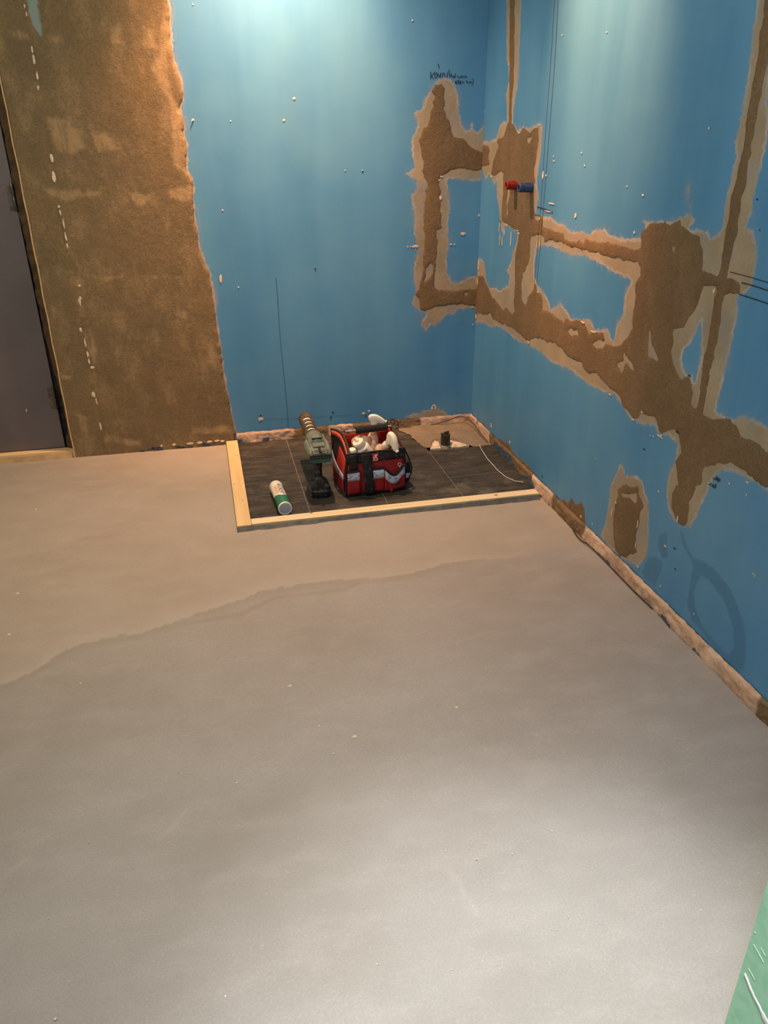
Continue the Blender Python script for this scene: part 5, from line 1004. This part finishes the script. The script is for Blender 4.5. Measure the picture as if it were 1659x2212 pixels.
for pk, u0, u1, top in ((pocket_lft, .003, .052, K(.112)), (pocket_mid, .096, .150, K(.112)), (pocket_rgt, .150, .233, sag)):
    d = {pocket_lft: .0078, pocket_mid: .0098, pocket_rgt: .0140}[pk]
    front('reflective_band', u0 + .001, u1 - .001, lambda u: top(u) - .042, lambda u: top(u) - .007, d, M_REFL, pk, 12, 3, 0, .001)
    bm = bmesh.new(); tube(bm, [(u0 + (u1 - u0) * k / 14, yF(0.1, .1, d - .003), top(u0 + (u1 - u0) * k / 14) - .003) for k in range(15)], .0050, 8); finish(bm, 'pocket_binding', M_BLK, pk)
    bm = bmesh.new(); r_ = random.Random(int(u0 * 1000))
    for k in range(9):
        cx = r_.uniform(u0 + .006, u1 - .006); cz = top(cx) - r_.uniform(.014, .030); a = r_.uniform(-.6, .9); l_ = r_.uniform(.002, .008)
        ribbon(bm, [(cx - l_ * math.cos(a), cz - l_ * math.sin(a)), (cx + l_ * math.cos(a), cz + l_ * math.sin(a))], r_.uniform(.0008, .0018), lambda u, v, h: (u, yF(u, v, d + .0012) - h, v), .0003)
    finish(bm, 'smudges', M_SMUDGE, pk, False)['kind'] = 'stuff'
# fold in the right pocket bottom
bm = bmesh.new(); tube(bm, [(.172, yF(.17, .02, .011), .050), (.176, yF(.17, .02, .013), .028), (.179, yF(.17, .02, .012), .008)], [.002, .004, .006], 8); finish(bm, 'pocket_fold', M_RED, pocket_rgt)
# broad strap, slanting to the right on its way down
panel('strap', lambda s, t: ((.056 + .038 * s) + .018 * (1 - t), yF(.08, .006 + .164 * t, .0125) , .004 + .172 * t), 5, 14, M_BLKD, bag, .003, .001)
panel('strap', lambda s, t: ((.014 + .030 * s), yF(.03, .14, .005), .112 + .064 * t), 4, 5, M_BLK, bag, .003, .001)
# maker's patch: red square with a white angular mark
pt = front('logo_patch', .101, .131, K(.139), K(.171), .0040, M_RED, bag, 4, 4)
M_WH = simple('white_print', srgb(232, 214, 200))
bm = bmesh.new()
def pp(a, b): u = .101 + .030 * a; z = .139 + .032 * b; return (u, yF(u, z, .0052), z)
for poly in ([(.25, .80), (.85, .88), (.72, .70), (.48, .68)], [(.48, .68), (.72, .70), (.52, .50), (.40, .52)], [(.22, .30), (.38, .52), (.46, .52), (.40, .30)], [(.52, .50), (.62, .58), (.82, .30), (.64, .30)], [(.22, .60), (.30, .66), (.36, .40), (.24, .40)]):
    extrude(bm, [pp(*q) for q in poly], (0, 0, 0), (0, -.0005, 0))
extrude(bm, [pp(.15, .20), pp(.85, .20), pp(.85, .12), pp(.15, .12)], (0, 0, 0), (0, -.0005, 0))
finish(bm, 'mark', M_WH, pt, False)
# split ring on the front, clips at both ends of the handle
def ring(bm, c, r, w, axis, squash=1.0, n=24):
    u, v = frame_of(axis)
    tube(bm, [Vector(c) + (u * math.cos(2 * PI * k / n) + v * squash * math.sin(2 * PI * k / n)) * r for k in range(n + 1)], w, 8, False)
bm = bmesh.new(); ring(bm, (.2105, yF(.21, .117, .0115), .117), .0068, .0010, (0, 1, .15)); tube(bm, [(.2105, yF(.21, .1, .0115), .110), (.2125, yF(.21, .1, .013), .103)], .0012, 6); finish(bm, 'key_ring', M_WHITEP, bag)
BZ = .230; BY = BD * .52
bm = bmesh.new(); tube(bm, [(.026, BY, BZ - .002), (.214, BY, BZ + .002)], .0065, 16); finish(bm, 'handle_bar', M_STEEL, bag)
bm = bmesh.new(); tube(bm, [(.070, BY, BZ), (.072, BY, BZ), (.13, BY, BZ + .001), (.196, BY, BZ + .002), (.198, BY, BZ + .002)], [.011, .0135, .0140, .0135, .011], 18); finish(bm, 'grip', M_GRIP, bag)
bm = bmesh.new(); ring(bm, (.032, BY - .004, BZ + .002), .013, .0016, (.3, .2, 1), .7); ring(bm, (.020, BY + .006, BZ + .004), .014, .0014, (.5, -.2, 1), .6); finish(bm, 'snap_ring', M_PIP, bag)
bm = bmesh.new(); ring(bm, (.216, BY + .010, BZ + .014), .016, .0018, (.2, .9, .3), .8); ring(bm, (.232, BY + .016, BZ + .012), .018, .0016, (.7, .5, .4), .9); tube(bm, smooth_line([(.205, BY, BZ + .01), (.222, BY + .02, BZ + .026), (.244, BY + .016, BZ + .018), (.250, BY + .012, BZ - .01)]).tolist(), .0017, 8); finish(bm, 'snap_ring', M_PIP, bag)
# black mesh pouch on the right side with a pale tag
bm = bmesh.new(); loft(bm, [rr(.020, .085, .016, .075, .35, 4, BW + .014), rr(.034, .105, .030, .075, .35, 4, BW + .018), rr(.036, .110, .080, .075, .35, 4, BW + .018), rr(.030, .100, .104, .075, .35, 4, BW + .015), rr(.018, .080, .112, .075, .35, 4, BW + .010)]); po = finish(bm, 'side_pouch', M_BLK, bag)
bm = bmesh.new(); box(bm, (BW + .012, .0185, .040), (BW + .030, .0205, .060)); finish(bm, 'pouch_tag', M_REFL, po, True, .001)
bm = bmesh.new(); tube(bm, smooth_line([(BW + .004, .010, .165), (BW + .030, .02, .110), (BW + .040, .02, .070), (BW + .020, .02, .030)]).tolist(), .003, 8); finish(bm, 'side_cord', M_BLK, bag)

# ------------------------------------------------------------------ things standing in the bag
M_WPL = simple('cream_white_plastic', srgb(244, 234, 210), srgb(236, 224, 198), 40, .4, 200, .1)
M_BEI = simple('translucent_beige_plastic', srgb(226, 196, 162), srgb(212, 180, 146), 16, .35, 100, .1)
bagM = Matrix.Translation((.457, 2.688, 0)) @ Matrix.Rotation(math.radians(4.2), 4, 'Z')
def sprayer(loc, rotation, scale, label, body_mat, foot=-.155):
    """trigger spray bottle: origin at the collar; head points along local +x; body hangs below"""
    root = empty('spray_bottle', bagM @ Vector(loc), label, 'spray bottle')
    root.rotation_mode = 'XYZ'; root.rotation_euler = rotation; root.scale = (scale,) * 3
    bm = bmesh.new()
    loft(bm, [[(x + w * cx, h * cy, z) for cx, cy in ((math.cos(2 * PI * k / 20), math.sin(2 * PI * k / 20)) for k in range(20))] for x, w, h, z in ((0, .028, .020, foot), (0, .030, .023, foot + .005), (0, .030, .023, foot * .5), (0, .026, .021, -.042), (0, .017, .016, -.022), (0, .0135, .0135, -.008))])
    finish(bm, 'bottle', body_mat, root)
    bm = bmesh.new(); lathe(bm, [(.0155, -.014), (.0165, -.012), (.0165, .002), (.014, .006), (.011, .012)], n=24); finish(bm, 'collar', M_WPL, root)
    # head: side outline given width by three lofted layers
    prof = [(-.026, .040), (-.030, .056), (-.022, .066), (-.004, .070), (.016, .066), (.036, .054), (.050, .044), (.053, .037), (.050, .030), (.036, .030), (.020, .032), (.012, .026), (.011, .008), (-.010, .006), (-.013, .020), (-.018, .032)]
    prof = [tuple(p) for p in smooth_line(prof + [prof[0]], 2)][:-1]
    bm = bmesh.new(); cx = sum(p[0] for p in prof) / len(prof); cz = sum(p[1] for p in prof) / len(prof) + .006
    lay = lambda y, s: [(cx + (x - cx) * s, y, cz + (z - cz) * s) for x, z in prof]
    loft(bm, [lay(-.0125, .70), lay(-.0105, .90), lay(-.0055, 1.0), lay(.0055, 1.0), lay(.0105, .90), lay(.0125, .70)])
    hd_ = finish(bm, 'spray_head', M_WPL, root)
    bm = bmesh.new(); lathe(bm, [(.0065, 0), (.0075, .001), (.0075, .007), (.006, .008), (.0015, .0081)], Matrix.Translation((.050, 0, .037)) @ Matrix.Rotation(PI / 2, 4, 'Y'), 16); finish(bm, 'nozzle', M_WPL, hd_)
    bm = bmesh.new(); tube(bm, smooth_line([(.030, 0, .034), (.034, 0, .022), (.030, 0, .008), (.034, 0, -.008)]).tolist(), [.0062] * 4 + [.0055] * 99, 10) if False else tube(bm, smooth_line([(.030, 0, .034), (.034, 0, .022), (.030, 0, .008), (.034, 0, -.008)]).tolist(), .0052, 10)
    finish(bm, 'trigger', M_WPL, root)
    return root
sprayer((.156, .150, .212), (0, math.radians(6), math.radians(-8)), .86, 'white trigger spray bottle standing behind the black grip of the red bag', M_WPL)
sprayer((.176, .040, .182), (math.radians(0), math.radians(44), math.radians(-62)), .95, 'white trigger spray bottle leaning over the front right corner of the red bag', M_BEI, -.085)
def flask(name, base, direction, prof, mat, label, cat, capprof=None, label_text=False):
    root = empty(name, (0, 0, 0), label, cat)
    b = bagM @ Vector(base); root.location = b
    q = (bagM.to_3x3() @ Vector(direction)).normalized().to_track_quat('Z', 'Y'); M = q.to_matrix().to_4x4()
    bm = bmesh.new(); lathe(bm, prof, M, 28); finish(bm, 'bottle', mat, root)
    if capprof: bm = bmesh.new(); lathe(bm, capprof, M, 24); finish(bm, 'cap', M_WPL, root)
    return root, M
r1, M1 = flask('dispenser_bottle', (.130, .052, .097), (-.50, -.12, .80), [(.026, 0), (.029, .004), (.029, .100), (.027, .106), (.022, .110)], simple('white_label_bottle', srgb(236, 230, 218), srgb(228, 220, 206), 30, .4), 'white bottle with green lettering leaning left inside the red bag', 'bottle', [(.0215, .109), (.0225, .111), (.0225, .134), (.020, .137), (.019, .134), (.010, .133)])
bm = bmesh.new(); tube(bm, [M1 @ Vector((-.004, .004, .132)), M1 @ Vector((-.012, .004, .141)), M1 @ Vector((-.018, .002, .136))], [.006, .007, .005], 10); finish(bm, 'spout', M_WPL, r1)
M_GRN = simple('dark_green_print', srgb(44, 96, 62))
_v = M1.to_3x3().inverted() @ Vector((-.25, -1.0, .35)); A1_ = math.atan2(_v.y, _v.x)
def b1map(x, y):
    a = A1_ - .30 + x / .029; return M1 @ Vector((.0294 * math.cos(a), .0294 * math.sin(a), .094 + y))
tag(text_on('lettering', 'TEX', .013, b1map, M_GRN, r1), 'dark green lettering')
tag(text_on('lettering', 'VAIS', .009, lambda x, y: b1map(x + .004, y - .009), M_LBL, r1), 'dark lettering')
flask('beige_bottle', (.140, .130, .070), (-.06, -.04, .95), [(.024, 0), (.027, .004), (.027, .070), (.025, .090), (.018, .104), (.015, .108), (.014, .112)], M_BEI, 'beige translucent bottle standing in the middle of the red bag', 'bottle')
r3, _m = flask('small_tube', (.042, .034, .10), (-.10, -.15, .95), [(.012, 0), (.015, .003), (.015, .062), (.013, .070)], M_WPL, 'small white tube beside the left rim inside the red bag', 'tube', [(.0135, .070), (.0155, .072), (.0155, .086), (.013, .090), (.006, .091)])
# folded beige sachet behind the bottles
bm = bmesh.new()
g = [[bm.verts.new(bagM @ Vector((.055 + .085 * s, .105 + .014 * math.sin(s * 7) + .01 * t, .10 + (.108 - .018 * abs(s - .55) * 2) * t))) for t in (0, .25, .5, .75, 1)] for s in (k / 10 for k in range(11))]
for i in range(10):
    for j in range(4): bm.faces.new((g[i][j], g[i + 1][j], g[i + 1][j + 1], g[i][j + 1]))
o = finish(bm, 'sachet', simple('crumpled_beige_foil', srgb(228, 196, 160), srgb(206, 168, 130), 12, .5, 30, .6, .006)); tag(o, 'crumpled beige sachet behind the white bottle in the red bag', 'sachet')
m_ = o.modifiers.new('body', 'SOLIDIFY'); m_.thickness = .006
